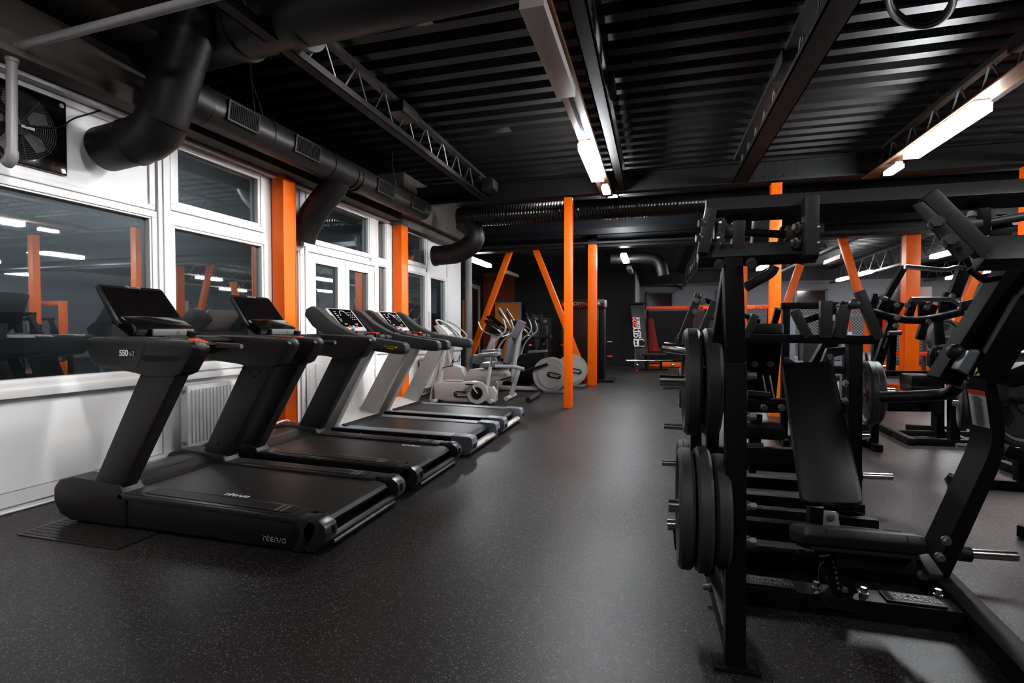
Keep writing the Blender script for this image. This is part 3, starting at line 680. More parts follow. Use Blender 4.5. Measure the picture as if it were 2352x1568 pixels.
# ================================================================= TREADMILLS
def dark_treadmill(y0, label, belt_logo):
    t = thing('treadmill', label, 'treadmill', (-2.7, 0.465, 0), 'dark treadmills')
    W = 0.94
    # side pods at the front (hood ends)
    for a, b in ((0.0, 0.15), (W - 0.15, W)):
        MB().prism([(-3.77, .13), (-3.77, .22), (-3.72, .275), (-3.60, .305), (-3.45, .30), (-3.20, .285), (-3.15, .20), (-3.16, .02), (-3.62, .02), (-3.72, .055)], 'y', a, b, 0.022).build('front_pod', M['intz'], t)
        MB().box(-3.60, -3.50, a + 0.03, b - 0.03, 0.0, 0.03, 0.008).build('foot', M['hole'], t)
        MB().box(-1.98, -1.90, a + 0.03, b - 0.03, 0.0, 0.05, 0.008).build('foot', M['hole'], t)
    MB().prism([(-3.72, .06), (-3.72, .20), (-3.64, .262), (-3.50, .285), (-3.38, .275), (-3.26, .235), (-3.22, .215), (-3.22, .06)], 'y', 0.14, W - 0.14, 0.01).build('motor_hood', M['rail'], t)
    MB().prism([(-3.40, .279), (-3.27, .243), (-3.235, .228), (-3.24, .215), (-3.41, .262)], 'y', 0.16, W - 0.16, 0.003).build('hood_lip', M['intz'], t)
    # uprights
    for k, (a, b) in enumerate(((0.012, 0.115), (W - 0.115, W - 0.012))):
        u = MB().prism([(-3.45, .24), (-3.20, .24), (-3.155, .32), (-2.745, .99), (-3.025, .99), (-3.40, .33)], 'y', a, b, 0.016).build('upright', M['intz'], t)
        iy, d = (b, 1) if k == 0 else (a, -1)
        mb = MB()
        for (px, pz) in ((-3.27, .36), (-3.17, .36), (-2.97, .93), (-2.87, .93), (-2.93, .89), (-2.80, .935)): mb.bolt((px, iy + d * 0.001, pz), (0, d, 0), 0.006, 0.006)
        oy = a if k == 0 else b
        mb.bolt((-3.16, oy, .37), (0, -d, 0), 0.006, 0.005)
        mb.build('bolts', M['hole'], u)
    # handrail arms
    arm = [(-3.46, 1.185), (-3.455, 1.13), (-3.40, 1.03), (-3.36, 1.012), (-3.08, .985), (-2.98, .965), (-2.76, .965), (-2.70, .985), (-2.625, 1.09), (-2.60, 1.14), (-2.625, 1.172), (-2.70, 1.182), (-3.0, 1.195), (-3.3, 1.205), (-3.42, 1.20)]
    for k, (a, b) in enumerate(((-0.005, 0.125), (W - 0.125, W + 0.005))):
        ar = MB().prism(arm, 'y', a, b, 0.022).build('handrail_arm', M['intz'], t)
        oy, d = (a, -1) if k == 0 else (b, 1)
        MB().prism([(-3.42, 1.165), (-3.37, 1.045), (-3.09, 1.012), (-3.035, 1.02), (-2.955, 1.165)], 'y', oy - 0.0015 if d < 0 else oy, oy if d < 0 else oy + 0.0015, 0.0).build('side_inlay', M['rail'], ar)
        MB().ball((-2.62, (a + b) / 2, 1.150), 0.034, (1.1, 1, 1)).build('rail_end_knob', M['grey'], ar)
        if k == 0:
            MB().prism([(-3.16, 1.085), (-3.16, 1.13), (-3.045, 1.13), (-3.045, 1.085)], 'y', oy - 0.003, oy - 0.001).build('badge_plate', M['intz2'], ar)
            text('550', 0.052, (-3.165, oy - 0.006, 1.088), (1, 0, 0), (0, 0, 1), M['logoW'], ar, 'model_number', bold=0.0012, spacing=0.9)
            text('e2', 0.044, (-3.085, oy - 0.006, 1.088), (1, 0, 0), (0, 0, 1), M['logo'], ar, 'model_number')
        # recess shade under the arm, put in as a dark sheet
        MB().prism([(-3.02, 1.075), (-2.98, 1.095), (-2.72, 1.09), (-2.66, 1.08), (-2.72, 1.06), (-2.96, 1.055)], 'y', oy - 0.001 if d < 0 else oy, oy if d < 0 else oy + 0.001).build('recess_shadow', M['hole'], ar)
    # console base across the front, tray
    MB().prism([(-3.45, 1.05), (-3.45, 1.18), (-3.36, 1.205), (-3.14, 1.185), (-3.10, 1.165), (-3.14, 1.12), (-3.3, 1.06)], 'y', 0.11, W - 0.11, 0.012).build('console_base', M['intz2'], t)
    for a in (0.17, W - 0.33): MB().prism([(-3.30, 1.196), (-3.18, 1.190), (-3.18, 1.197), (-3.30, 1.204)], 'y', a, a + 0.16, 0.002).build('cup_tray', M['rail'], t)
    # screen on its neck
    MB().prism([(-3.50, 1.17), (-3.40, 1.17), (-3.43, 1.30), (-3.53, 1.30)], 'y', 0.28, W - 0.38, 0.01).build('screen_neck', M['grey'], t)
    MB().prism([(-3.52, 1.30), (-3.35, 1.20), (-3.31, 1.20), (-3.29, 1.265), (-3.42, 1.34)], 'y', 0.20, W - 0.30, 0.01).build('console_chin', M['screen'], t)
    sc_o = V((-3.415, W / 2, 1.285)); su = V((-0.20, 0, 0.275)).normalized(); sn = V((0.275, 0, 0.20)).normalized(); sy = V((0, 1, 0))
    def sp(a, b, c=0.0): return sc_o + sy * a + su * b + sn * c
    # slightly wider at its foot; straight cut corners like the display of the photo
    pts = [sp(-0.285, 0.0), sp(0.20, 0.0), sp(0.212, 0.05), sp(0.185, 0.322), sp(0.165, 0.335), sp(-0.27, 0.335), sp(-0.288, 0.322), sp(-0.297, 0.05)]
    sh = MB().poly3([p - sn * 0.0 for p in pts[::-1]], 0.028, 0.006).build('display_housing', M['intz2'], t)
    MB().poly3([sp(-0.275, 0.05, 0.0015), sp(0.195, 0.05, 0.0015), sp(0.172, 0.31, 0.0015), sp(-0.27, 0.31, 0.0015)], 0.002).build('display', M['screen'], sh)
    MB().poly3([sp(-0.16, 0.024, 0.004), sp(0.12, 0.024, 0.004), sp(0.12, 0.046, 0.004), sp(-0.16, 0.046, 0.004)], 0.002).build('button_strip', M['grey'], sh)
    MB().poly3([sp(-0.19, 0.026, 0.005), sp(-0.16, 0.026, 0.005), sp(-0.16, 0.046, 0.005), sp(-0.19, 0.046, 0.005)], 0.002).build('yellow_key', M['yellow'], sh)
    stroke_logo(sp(-0.10, 0.314, 0.004), (0, 1, 0), tuple(su), 0.12, M['logo'], sh, th=0.0014)
    mb = MB(); mb.box(-3.285, -3.268, W / 2 - 0.17, W / 2 + 0.15, 1.205, 1.252, 0.006); sb = mb.build('speed_panel', M['grey'], t)
    for yy in (0.0, 0.16): MB().tube([V((-3.268, W / 2 + yy + .02 + 0.012 * math.cos(a * PI / 8), 1.229 + 0.011 * math.sin(a * PI / 8))) for a in range(16)], 0.0015, 5, closed=True).build('key_mark', M['hole'], sb)
    # stop button pad
    MB().prism([(-3.26, 1.21), (-3.06, 1.155), (-3.03, 1.14), (-3.05, 1.125), (-3.26, 1.175)], 'y', W / 2 - 0.11, W / 2 + 0.13, 0.008).build('control_tongue', M['intz'], t)
    MB().prism([(-3.145, 1.186), (-3.07, 1.166), (-3.045, 1.145), (-3.05, 1.138), (-3.15, 1.168)], 'y', W / 2 - 0.03, W / 2 + 0.07, 0.003).build('stop_button', M['redstop'], t)
    MB().tube([V((-3.19, W / 2 + 0.05, 1.20)), V((-3.18, W / 2 + 0.05, 1.235))], 0.03, 16).build('speed_knob', M['intz2'], t)
    MB().tube([V((-3.08, W / 2 - 0.14, 1.138)), V((-3.0, W / 2 - 0.14, 1.134)), V((-2.86, W / 2 - 0.14, 1.128))], 0.020, 14).build('grip_bar', M['rail'], t)
    MB().tube([V((-3.08, W / 2 + 0.16, 1.138)), V((-3.0, W / 2 + 0.16, 1.134)), V((-2.86, W / 2 + 0.16, 1.128))], 0.020, 14).build('grip_bar', M['rail'], t)
    for yy in (-0.14, 0.16): MB().tube([V((-2.862, W / 2 + yy, 1.128)), V((-2.855, W / 2 + yy, 1.128))], 0.017, 14).build('grip_cap', M['grey'], t)
    # deck
    for k, (a, b) in enumerate(((0.0, 0.10), (W - 0.10, W))):
        sk = MB().prism([(-3.20, .03), (-3.20, .20), (-1.94, .165), (-1.90, .15), (-1.885, .12), (-1.93, .02), (-2.1, .02)], 'y', a + (0.012 if k == 0 else 0), b - (0.012 if k else 0), 0.004).build('side_skirt', M['intz2'], t)
        if k == 0: stroke_logo((-2.14, a + 0.009, 0.052), (1, 0, 0), (0, 0, 1), 0.175, M['logo'], sk, th=0.0022)
        MB().prism([(-3.22, .19), (-3.22, .232), (-1.90, .205), (-1.86, .205), (-1.80, .195), (-1.775, .17), (-1.79, .12), (-1.85, .03), (-1.90, .015), (-1.93, .02), (-1.885, .12), (-1.90, .155), (-1.94, .172)], 'y', a, b, 0.008).build('side_rail', M['rail'], t)
        fa, fb = (a + 0.012, 0.165) if k == 0 else (W - 0.165, b - 0.012)
        MB().prism([(-3.20, .20), (-3.20, .236), (-1.90, .209), (-1.90, .18)], 'y', fa, fb, 0.003).build('foot_rail', M['rail'], t)
        st = MB().prism([(-3.05, .2345), (-3.05, .2365), (-1.98, .2145), (-1.98, .2125)], 'y', fa + 0.03, fb - 0.03).build('grip_strip', M['intz'], t)
        mb = MB(); mb.prism([(-2.06, .2155), (-2.06, .2165), (-2.04, .216), (-2.04, .2150)], 'y', fa + .03, fb - .03); mb.prism([(-2.10, .2165), (-2.10, .2175), (-2.08, .2170), (-2.08, .2160)], 'y', fa + .03, fb - .03); mb.build('mark_lines', M['grey'], st)
        # rear end cap
        MB().prism([(-1.86, .02), (-1.88, .15), (-1.84, .212), (-1.78, .212), (-1.73, .175), (-1.715, .13), (-1.73, .08), (-1.80, .02)], 'y', a if k == 0 else W - 0.115, 0.115 if k == 0 else b, 0.02).build('rear_cap', M['rail'], t)
        yy = 0.075 if k == 0 else W - 0.075
        MB().box(-1.722, -1.710, yy - 0.012, yy + 0.012, 0.115, 0.165, 0.008).build('cap_slot', M['hole'], t)
    MB().box(-3.2, -1.9, 0.02, W - 0.02, 0.06, 0.15).build('deck_frame', M['intz2'], t)
    bl = MB().prism([(-3.30, .215), (-3.26, .219), (-1.84, .192), (-1.80, .178), (-1.785, .155), (-1.80, .13), (-1.84, .12), (-3.30, .14)], 'y', 0.158, W - 0.158, 0.0).build('running_belt', M['belt'], t)
    if belt_logo == 'near': stroke_logo((-2.60, 0.20, 0.2135), (1, 0, -0.019), (0, 1, 0), 0.20, M['logoW'], bl, th=0.0020)
    else: stroke_logo((-2.02, W - 0.26, 0.2045), (-1, 0, 0.019), (0, -1, 0), 0.20, M['logoW'], bl, th=0.0020)
    MB().prism([(-1.80, .03), (-1.80, .09), (-1.755, .105), (-1.74, .08), (-1.76, .04)], 'y', 0.11, W - 0.11, 0.006).build('rear_crossbar', M['intz2'], t)
    MB().tube([(-1.757, 0.12, 0.045), (-1.757, W - 0.12, 0.045)], 0.012, 10).build('rear_trim', M['grey'], t)
    t.location = (-2.7, 0.465 + y0, 0)
    return t
dark_treadmill(2.395, 'dark treadmill nearest the viewer, marked 550e2 on its near arm', 'near')
dark_treadmill(3.515, 'second dark treadmill, between the first one and the silver pair', 'far')

def silver_treadmill():
    t = thing('treadmill', 'silver treadmill with dark swooping arms, between the dark and the far silver one', 'treadmill', (-2.7, 0.465, 0), 'silver treadmills')
    W = 0.93
    arm = [(-3.62, 1.40), (-3.60, 1.47), (-3.53, 1.50), (-3.44, 1.46), (-3.28, 1.33), (-3.10, 1.235), (-2.95, 1.185), (-2.70, 1.150), (-2.46, 1.115), (-2.43, 1.09), (-2.425, 1.03), (-2.45, 1.0), (-2.52, .995), (-2.75, 1.02), (-2.95, 1.06), (-3.15, 1.10), (-3.35, 1.17), (-3.52, 1.28)]
    for k, (a, b) in enumerate(((0.0, 0.115), (W - 0.115, W))):
        u = MB().prism([(-3.56, .14), (-3.30, .14), (-2.80, 1.05), (-3.03, 1.05)], 'y', a + 0.005, b - 0.02, 0.03).build('upright', M['silver'], t)
        ar = MB().prism(arm, 'y', a, b, 0.03).build('handrail_arm', M['dgrip'], t)
        MB().prism([(-2.475, 1.12), (-2.44, 1.10), (-2.428, 1.03), (-2.455, .995), (-2.485, 0.993), (-2.455, 1.03), (-2.46, 1.09)], 'y', a + 0.012, b - 0.012, 0.01).build('arm_end_cap', M['grey'], ar)
        if k == 0:
            for dx in (0,): 
                MB().prism([(-2.66, 1.085), (-2.665, 1.068), (-2.64, 1.064), (-2.63, 1.052), (-2.56, 1.045), (-2.55, 1.057), (-2.52, 1.055), (-2.515, 1.073)], 'y', a - 0.0025, a - 0.0005).build('gold_badge', M['gold'], ar)
                text('TECHNOGYM', 0.020, (-2.655, a - 0.004, 1.066), (1, 0, -0.08), (0.08, 0, 1), M['hole'], ar, 'badge_lettering', spacing=0.85)
        MB().tube([(-3.02, (a + b) / 2, 1.20), (-3.02, (a + b) / 2, 1.235)], 0.012, 10).build('quick_key', M['hole'], ar)
        MB().tube([V((-2.99 + 0.035 * math.cos(i * PI / 8), (a + b) / 2 + 0.02 * math.sin(i * PI / 8), 1.206 - 0.02 * math.cos(i * PI / 8) * 0.3)) for i in range(16)], 0.004, 6, closed=True).build('key_ring', M['pipe'], ar)
        # deck sides
        MB().prism([(-3.60, .03), (-3.60, .145), (-3.0, .150), (-1.93, .135), (-1.93, .02), (-2.1, .015)], 'y', a, b, 0.006).build('side_skirt', M['silverw'], t)
        mb = MB().prism([(-3.30, .150), (-3.30, .212), (-1.92, .187), (-1.92, .135), (-3.0, .150)], 'y', a + 0.004, b - 0.004, 0.004); so = mb.build('side_stripe', M['frame'], t)
        mb = MB()
        for xx in (-2.95, -2.60, -2.22, -1.99): mb.tube([(xx, a + 0.004, .172), (xx, a - 0.001, .172)], 0.0055, 10)
        mb.build('rivets', M['pipe'], so)
        MB().prism([(-3.30, .205), (-3.30, .216), (-1.90, .192), (-1.90, .18)], 'y', (a + 0.02) if k == 0 else W - 0.17, 0.17 if k == 0 else b - 0.02, 0.003).build('foot_rail', M['bgrey'], t)
        rc = MB().prism([(-1.94, .03), (-1.94, .205), (-1.74, .198), (-1.715, .18), (-1.705, .11), (-1.74, .03), (-1.80, .01)], 'y', a - 0.004 if k == 0 else W - 0.15, 0.15 if k == 0 else b + 0.004, 0.014).build('rear_cap', M['bgrey'], t)
        MB().box(-1.712, -1.700, (a + b) / 2 - 0.04, (a + b) / 2 + 0.04, 0.085, 0.125, 0.003).build('rating_label', M['frame'], rc)
    # hood
    MB().prism([(-3.74, .05), (-3.75, .20), (-3.66, .27), (-3.52, .29), (-3.36, .255), (-3.22, .218), (-3.20, .19), (-3.20, .05)], 'y', 0.08, W - 0.08, 0.02).build('motor_hood', M['silver'], t)
    for a in (0.0, W - 0.10): MB().prism([(-3.72, .04), (-3.72, .18), (-3.62, .24), (-3.50, .235), (-3.42, .17), (-3.42, .04)], 'y', a, a + 0.10, 0.02).build('hood_end', M['silverw'], t)
    MB().prism([(-3.24, .232), (-3.17, .222), (-3.15, .20), (-3.24, .20)], 'y', 0.10, W - 0.10, 0.003).build('hood_lip', M['frame'], t)
    MB().box(-3.3, -1.9, 0.03, W - 0.03, 0.05, 0.14).build('deck_frame', M['frame'], t)
    MB().prism([(-3.25, .208), (-1.86, .183), (-1.82, .17), (-1.805, .145), (-1.82, .12), (-3.25, .13)], 'y', 0.165, W - 0.165).build('running_belt', M['belt'], t)
    rb = MB().prism([(-1.80, .03), (-1.80, .085), (-1.745, .095), (-1.715, .07), (-1.74, .035)], 'y', 0.14, W - 0.14, 0.008).build('rear_bar', M['silver'], t)
    MB().box(-1.722, -1.712, W / 2 - 0.035, W / 2 + 0.035, 0.068, 0.086, 0.002).build('gold_badge', M['gold'], rb)
    MB().box(-1.9, -1.84, 0.1, W - 0.1, 0.0, 0.04, 0.01).build('foot', M['hole'], t)
    MB().box(-3.6, -3.5, 0.05, W - 0.05, 0.0, 0.05, 0.01).build('foot', M['hole'], t)
    # console
    su = V((-0.225, 0, 0.25)).normalized(); sn = V((0.25, 0, 0.225)).normalized(); so = V((-3.285, W / 2, 1.235)); sy = V((0, 1, 0))
    def sp(a, b, c=0.0): return so + sy * a + su * b + sn * c
    h = MB().poly3([sp(-0.245, 0, 0), sp(-0.255, 0.30, 0), sp(-0.235, 0.345, 0), sp(0.235, 0.345, 0), sp(0.255, 0.30, 0), sp(0.245, 0, 0)], 0.035, 0.012).build('console_bezel', M['silver'], t)
    MB().poly3([sp(-0.205, 0.055, 0.003), sp(0.205, 0.055, 0.003), sp(0.210, 0.325, 0.003), sp(-0.210, 0.325, 0.003)], 0.003).build('console_face', M['screen'], h)
    mb = MB(); mb.tube([sp(0.075 * math.cos(i * PI / 14), 0.225 + 0.075 * math.sin(i * PI / 14), 0.007) for i in range(15)], 0.0028, 5)
    for i in range(4):
        for j in range(3): mb.boxm(sp(0.10 + 0.035 * j, 0.17 + 0.035 * i, 0.006), sy * 0.006, su * 0.004, sn * 0.001)
    for i in range(6):
        mb.boxm(sp(-0.15 + 0.008 * (i % 2), 0.14 + 0.028 * i, 0.006), sy * (0.022 if i % 2 else 0.016), su * 0.003, sn * 0.001)
    for yy in (-0.12, -0.09, 0.09, 0.12): mb.boxm(sp(yy, 0.095, 0.006), sy * 0.008, su * 0.006, sn * 0.001)
    mb.build('display_marks', M['logoW'], h)
    for yy, m_ in ((-0.07, 'redstop'), (0.0, 'teal'), (0.07, 'redstop')): MB().boxm(sp(yy, 0.055, 0.008), sy * 0.022, su * 0.012, sn * 0.004, 0.003).build('console_key', M[m_], h)
    for a in (-0.33, 0.33):
        MB().prism([(-3.60, 1.36), (-3.52, 1.44), (-3.42, 1.40), (-3.25, 1.24), (-3.2, 1.19), (-3.4, 1.2)], 'y', W / 2 + a - 0.09, W / 2 + a + 0.09, 0.02).build('console_cheek', M['frame'], t)
    MB().prism([(-3.42, 1.14), (-3.44, 1.22), (-3.34, 1.24), (-3.18, 1.20), (-3.12, 1.16), (-3.2, 1.12)], 'y', 0.10, W - 0.10, 0.015).build('console_base', M['dgrip'], t)
    MB().tube([(-3.05, 0.10, 1.15), (-3.05, 0.25, 1.165), (-3.05, W - 0.25, 1.165), (-3.05, W - 0.10, 1.15)], 0.028, 14).build('grip_bar', M['dgrip'], t)
    for yy in (0.26, W - 0.26): MB().tube([(-3.05, yy - 0.01, 1.165), (-3.05, yy + 0.01, 1.165)], 0.034, 14).build('grip_ring', M['frame'], t)
    MB().box(-3.14, -3.0, W / 2 - 0.05, W / 2 + 0.05, 1.15, 1.205, 0.012).build('stop_mount', M['frame'], t)
    MB().box(-3.12, -3.01, W / 2 - 0.042, W / 2 + 0.042, 1.200, 1.215, 0.004).build('stop_button', M['redstop'], t)
    MB().tube([(-3.2, W / 2 - 0.19, 1.20), (-3.2, W / 2 - 0.19, 1.26)], 0.02, 12).build('speed_knob', M['grey'], t)
    return t
s1 = silver_treadmill(); s1.location = (-2.7, 0.465 + 4.70, 0)
s2 = copy_tree(s1); s2.location = (-2.7, 0.465 + 5.80, 0); s2['label'] = 'farther silver treadmill, next to the exercise bikes'

# ================================================================= BIKES AND ELLIPTICALS
def badge(parent, c, w, h, m1='hole', m2='silver', nrm=-1, txt='TECHNOGYM', tilt=0.0):
    c = V(c); k = 12; pts = []
    r = h / 2
    for i in range(k + 1): a = PI / 2 + PI * i / k; pts.append(c + V((-(w / 2 - r) + r * math.cos(a), 0, r * math.sin(a))))
    for i in range(k + 1): a = -PI / 2 + PI * i / k; pts.append(c + V(((w / 2 - r) + r * math.cos(a), 0, r * math.sin(a))))
    R = Matrix.Rotation(tilt, 3, 'Y'); pts = [c + R @ (p - c) for p in pts]
    b = MB().poly3(pts, 0.006).build('oval_badge', M[m1], parent)
    MB().poly3([c + R @ V((a * w, -0.0075, z * h)) for a, z in ((-.40, .26), (-.40, .05), (-.30, .05), (-.28, -.26), (.28, -.26), (.30, .05), (.40, .05), (.40, .26))], 0.002).build('badge_plaque', M[m2], b)
    text(txt, h * 0.29, c + R @ V((-w * 0.365, -0.0115, -h * 0.02)), R @ V((1, 0, 0)), R @ V((0, 0, 1)), M['hole'], b, 'badge_lettering', spacing=0.9)
    return b
def bike(label, with_console=True):
    """upright bike, rider faces -x; local origin under the crank"""
    t = thing('exercise_bike', label, 'exercise bike', (0, 0, 0), 'upright exercise bikes')
    def bx(mb, *a, **k): return mb.box(*a, **k)
    body = [(-0.78, .05), (-0.80, .30), (-0.74, .36), (-0.30, .36), (-0.10, .38), (0.05, .36), (0.16, .28), (0.20, .16), (0.16, .05), (0.05, 0.02), (-0.55, .02)]
    b = MB().prism(body, 'y', -0.085, 0.085, 0.035).build('body_shell', M['silverw'], t)
    MB().prism([(-0.62, .36), (-0.30, .365), (-0.28, .39), (-0.60, .385)], 'y', -0.05, 0.05, 0.01).build('top_ridge', M['silver'], b)
    badge(b, (-0.27, -0.088, 0.155), 0.30, 0.105)
    MB().tube([V((-0.0, -0.086, 0.19)), V((-0.0, -0.100, 0.19))], 0.185, 32).build('crank_cover', M['silver'], b)
    MB().tube([(0, 0.11, 0.19), (0, -0.115, 0.19)], 0.10, 28).build('crank_disc', M['frame'], t)
    for s in (-1, 1):
        c = MB().bar((0.02, s * 0.13, 0.19 - 0.01), (-0.085 * -s * -1 if s > 0 else -0.10, s * 0.13, 0.19 + (0.15 if s < 0 else -0.14)), 0.03, 0.018, bev=0.006).build('crank_arm', M['silver'], t)
        pz = 0.34 if s < 0 else 0.06; px = -0.10 if s < 0 else 0.085
        MB().box(px - 0.06, px + 0.06, s * 0.13 - (0.10 if s < 0 else 0), s * 0.13 + (0 if s < 0 else 0.10), pz - 0.012, pz + 0.012, 0.006).build('pedal', M['frame'], t)
    MB().tube([(0.14, 0, 0.25), (0.20, 0, 0.62)], 0.032, 16).build('seat_tube', M['silver'], t)
    MB().tube([(0.20, 0, 0.60), (0.235, 0, 0.83)], 0.022, 16).build('seat_post', M['chrome'], t)
    MB().tube([(0.25, -0.16, .06), (0.25, 0.16, 0.06)], 0.035, 14).build('rear_foot', M['silverw'], t)
    MB().tube([(-0.75, -0.22, .035), (-0.75, 0.22, 0.035)], 0.035, 14).build('front_foot', M['silverw'], t)
    MB().prism([(0.14, .03), (0.30, .03), (0.33, .20), (0.26, .30), (0.16, .28)], 'y', -0.05, 0.05, 0.02).build('rear_shell', M['silver'], t)
    # saddle
    MB().poly3([V((-0.02, -0.03, 0.85)), V((-0.02, 0.03, 0.85)), V((0.16, 0.06, 0.86)), V((0.27, 0.13, 0.87)), V((0.36, 0.12, 0.88)), V((0.38, 0, 0.88)), V((0.36, -0.12, 0.88)), V((0.27, -0.13, 0.87)), V((0.16, -0.06, 0.86))], 0.075, 0.03).build('saddle', M['bgrey'], t)
    # mast and console
    MB().tube([(-0.72, 0, 0.30), (-0.66, 0, 0.75), (-0.58, 0, 1.12)], 0.045, 16).build('mast', M['silver'], t)
    MB().tube([(-0.88, 0, 0.02), (-0.80, 0, 0.45), (-0.68, 0, 0.75)], 0.032, 14, n_smooth=1).build('front_tube', M['silver'], t)
    c = MB().prism([(-0.76, 1.30), (-0.70, 1.33), (-0.46, 1.10), (-0.49, 1.06), (-0.62, 1.10)], 'y', -0.15, 0.15, 0.015).build('console', M['silver'], t)
    n = V((0.23, 0, 0.24)).normalized(); u = V((-0.24, 0, 0.23)).normalized()
    MB().boxm(V((-0.57, 0, 1.222)) + n * 0.004, V((0, 0.105, 0)), u * 0.09, n * 0.003, 0.002).build('console_screen', M['lcd'], c)
    for s in (-1, 1):
        MB().tube([(-0.60, s * 0.10, 1.08), (-0.46, s * 0.24, 1.06), (-0.40, s * 0.27, 1.12), (-0.62, s * 0.24, 1.32), (-0.74, s * 0.12, 1.40), (-0.74, 0, 1.41)], 0.016, 12, n_smooth=2).build('handlebar', M['silver'], t)
    MB().tube([(-0.5, -0.06, 0.62), (-0.62, -0.07, 0.60), (-0.62, 0.07, 0.60), (-0.5, 0.06, 0.62), (-0.46, 0, 0.74)], 0.008, 8, closed=True).build('bottle_cage', M['frame'], t)
    return t
b1 = bike('near silver upright exercise bike with an oval badge on its shell'); b1.location = (-2.86, 8.18, 0)
b2 = copy_tree(b1); b2.location = (-3.25, 9.50, 0); b2['label'] = 'second silver upright bike, nearer the window wall behind the near one'

def elliptical(label, first=True):
    """cross trainer: pedals and console at -x, drive discs at +x"""
    t = thing('elliptical_trainer', label, 'elliptical trainer', (0, 0, 0), 'silver elliptical trainers')
    for s in (-1, 1):
        MB().tube([V((0, s * 0.06, 0.36)), V((0, s * 0.13, 0.36))], 0.335, 44).build('drive_disc', M['silverw'], t)
        MB().tube([V((0.03, s * 0.13, 0.34)), V((0.03, s * 0.15, 0.34))], 0.25, 36).build('disc_cover', M['silver'], t)
    badge(t, (0.10, -0.157, 0.35), 0.28, 0.105, tilt=0.2)
    MB().tube([V((0, -0.06, 0.36)), V((0, 0.06, 0.36))], 0.325, 40).build('disc_core', M['frame'], t)
    MB().box(-0.12, 0.30, -0.16, 0.16, 0.0, 0.05, 0.015).build('rear_foot', M['bgrey'], t)
    MB().box(-0.14, 0.0, -0.12, 0.12, 0.04, 0.12, 0.01).build('rear_block', M['silver'], t)
    MB().box(-1.45, -0.1, -0.05, 0.05, 0.03, 0.10, 0.015).build('base_rail', M['silverw'], t)
    MB().tube([(-1.46, -0.30, 0.05), (-1.46, 0.30, 0.05)], 0.045, 16).build('front_foot', M['frame'], t)
    for s in (-1, 1):
        MB().bar((-0.98, s * 0.20, 0.30 + 0.05 * s), (-0.02, s * 0.20, 0.45 - 0.12 * s), 0.045, 0.055, bev=0.01).build('pedal_beam', M['frame'], t)
        MB().box(-0.98, -0.62, s * 0.20 - 0.075, s * 0.20 + 0.075, 0.36 + 0.02 * s, 0.385 + 0.02 * s, 0.012).build('foot_plate', M['frame'], t)
        MB().tube([(-1.28, s * 0.20, 0.32), (-1.20, s * 0.27, 0.80), (-1.08, s * 0.29, 1.02), (-0.86, s * 0.29, 1.18), (-0.84, s * 0.28, 1.32), (-0.98, s * 0.26, 1.60)], 0.017, 12, n_smooth=2).build('swing_arm', M['silver'], t)
        MB().tube([(-0.90, s * 0.265, 1.45), (-0.985, s * 0.26, 1.61)], 0.021, 12).build('hand_grip', M['frame'], t)
    MB().prism([(-1.52, .06), (-1.50, .30), (-1.36, .52), (-1.18, .50), (-1.02, .14), (-1.06, .06)], 'y', -0.13, 0.13, 0.03).build('front_shell', M['silverw'], t)
    MB().prism([(-1.36, .45), (-1.24, .45), (-1.13, 1.18), (-1.22, 1.20)], 'y', -0.055, 0.055, 0.02).build('mast', M['silver'], t)
    MB().prism([(-1.40, .50), (-1.10, .50), (-1.12, .66), (-1.38, .66)], 'y', -0.07, 0.07, 0.02).build('mast_collar', M['bgrey'], t)
    c = MB().prism([(-1.34, 1.43), (-1.28, 1.45), (-1.02, 1.20), (-1.06, 1.15), (-1.18, 1.16)], 'y', -0.19, 0.19, 0.015).build('console', M['frame'], t)
    n = V((0.25, 0, 0.26)).normalized(); u = V((-0.26, 0, 0.25)).normalized()
    MB().boxm(V((-1.155, 0, 1.335)) + n * 0.003, V((0, 0.15, 0)), u * 0.12, n * 0.003, 0.002).build('console_screen', M['screen'], c)
    for s in (-1, 1): MB().tube([(-1.16, s * 0.05, 1.12), (-1.02, s * 0.14, 1.10), (-0.92, s * 0.24, 1.14), (-1.0, s * 0.28, 1.24), (-1.12, s * 0.27, 1.32)], 0.016, 12, n_smooth=2).build('fixed_handlebar', M['chrome'], t)
    return t
e1 = elliptical('nearer silver elliptical with a round badged drive disc left of the free-standing column'); e1.location = (-2.00, 10.03, 0)
e2 = copy_tree(e1); e2.location = (-1.76, 11.22, 0); e2['label'] = 'farther silver elliptical whose disc shows just behind the nearer disc'

# recumbent bike
t = thing('recumbent_bike', 'grey recumbent bike with a tall backrest on a silver post behind the near upright bike', 'exercise bike', (-2.9, 8.9, 0))
o = V((-2.80, 8.88, 0))
def L(x, y, z): return o + V((x, y, z))
MB().prism([(o.x - .60, .30), (o.x - .45, .52), (o.x - .10, .56), (o.x + .25, .50), (o.x + .30, .40), (o.x - .1, .28)], 'y', o.y - .13, o.y + .13, 0.03).build('seat_rail_shell', M['silver'], t)
MB().box(o.x - .20, o.x + .22, o.y - .21, o.y + .21, .56, .66, 0.04).build('seat_cushion', M['bgrey'], t)
MB().poly3([L(.20, -.19, .66), L(.20, .19, .66), L(.30, .17, 1.12), L(.30, -.17, 1.12)], 0.08, 0.025).build('backrest', M['bgrey'], t)
MB().tube([L(.34, 0, .30), L(.36, 0, .62), L(.50, 0, 1.36)], 0.045, 14).build('back_post', M['silver'], t)
MB().poly3([L(.33, -.13, 1.12), L(.33, .13, 1.12), L(.46, .13, 1.42), L(.46, -.13, 1.42)], 0.12, 0.02).build('rear_shroud', M['bgrey'], t)
MB().tube([L(.1, -.28, .60), L(.45, -.28, .60), L(.62, -.28, .56)], 0.032, 12).build('side_handle', M['silver'], t)
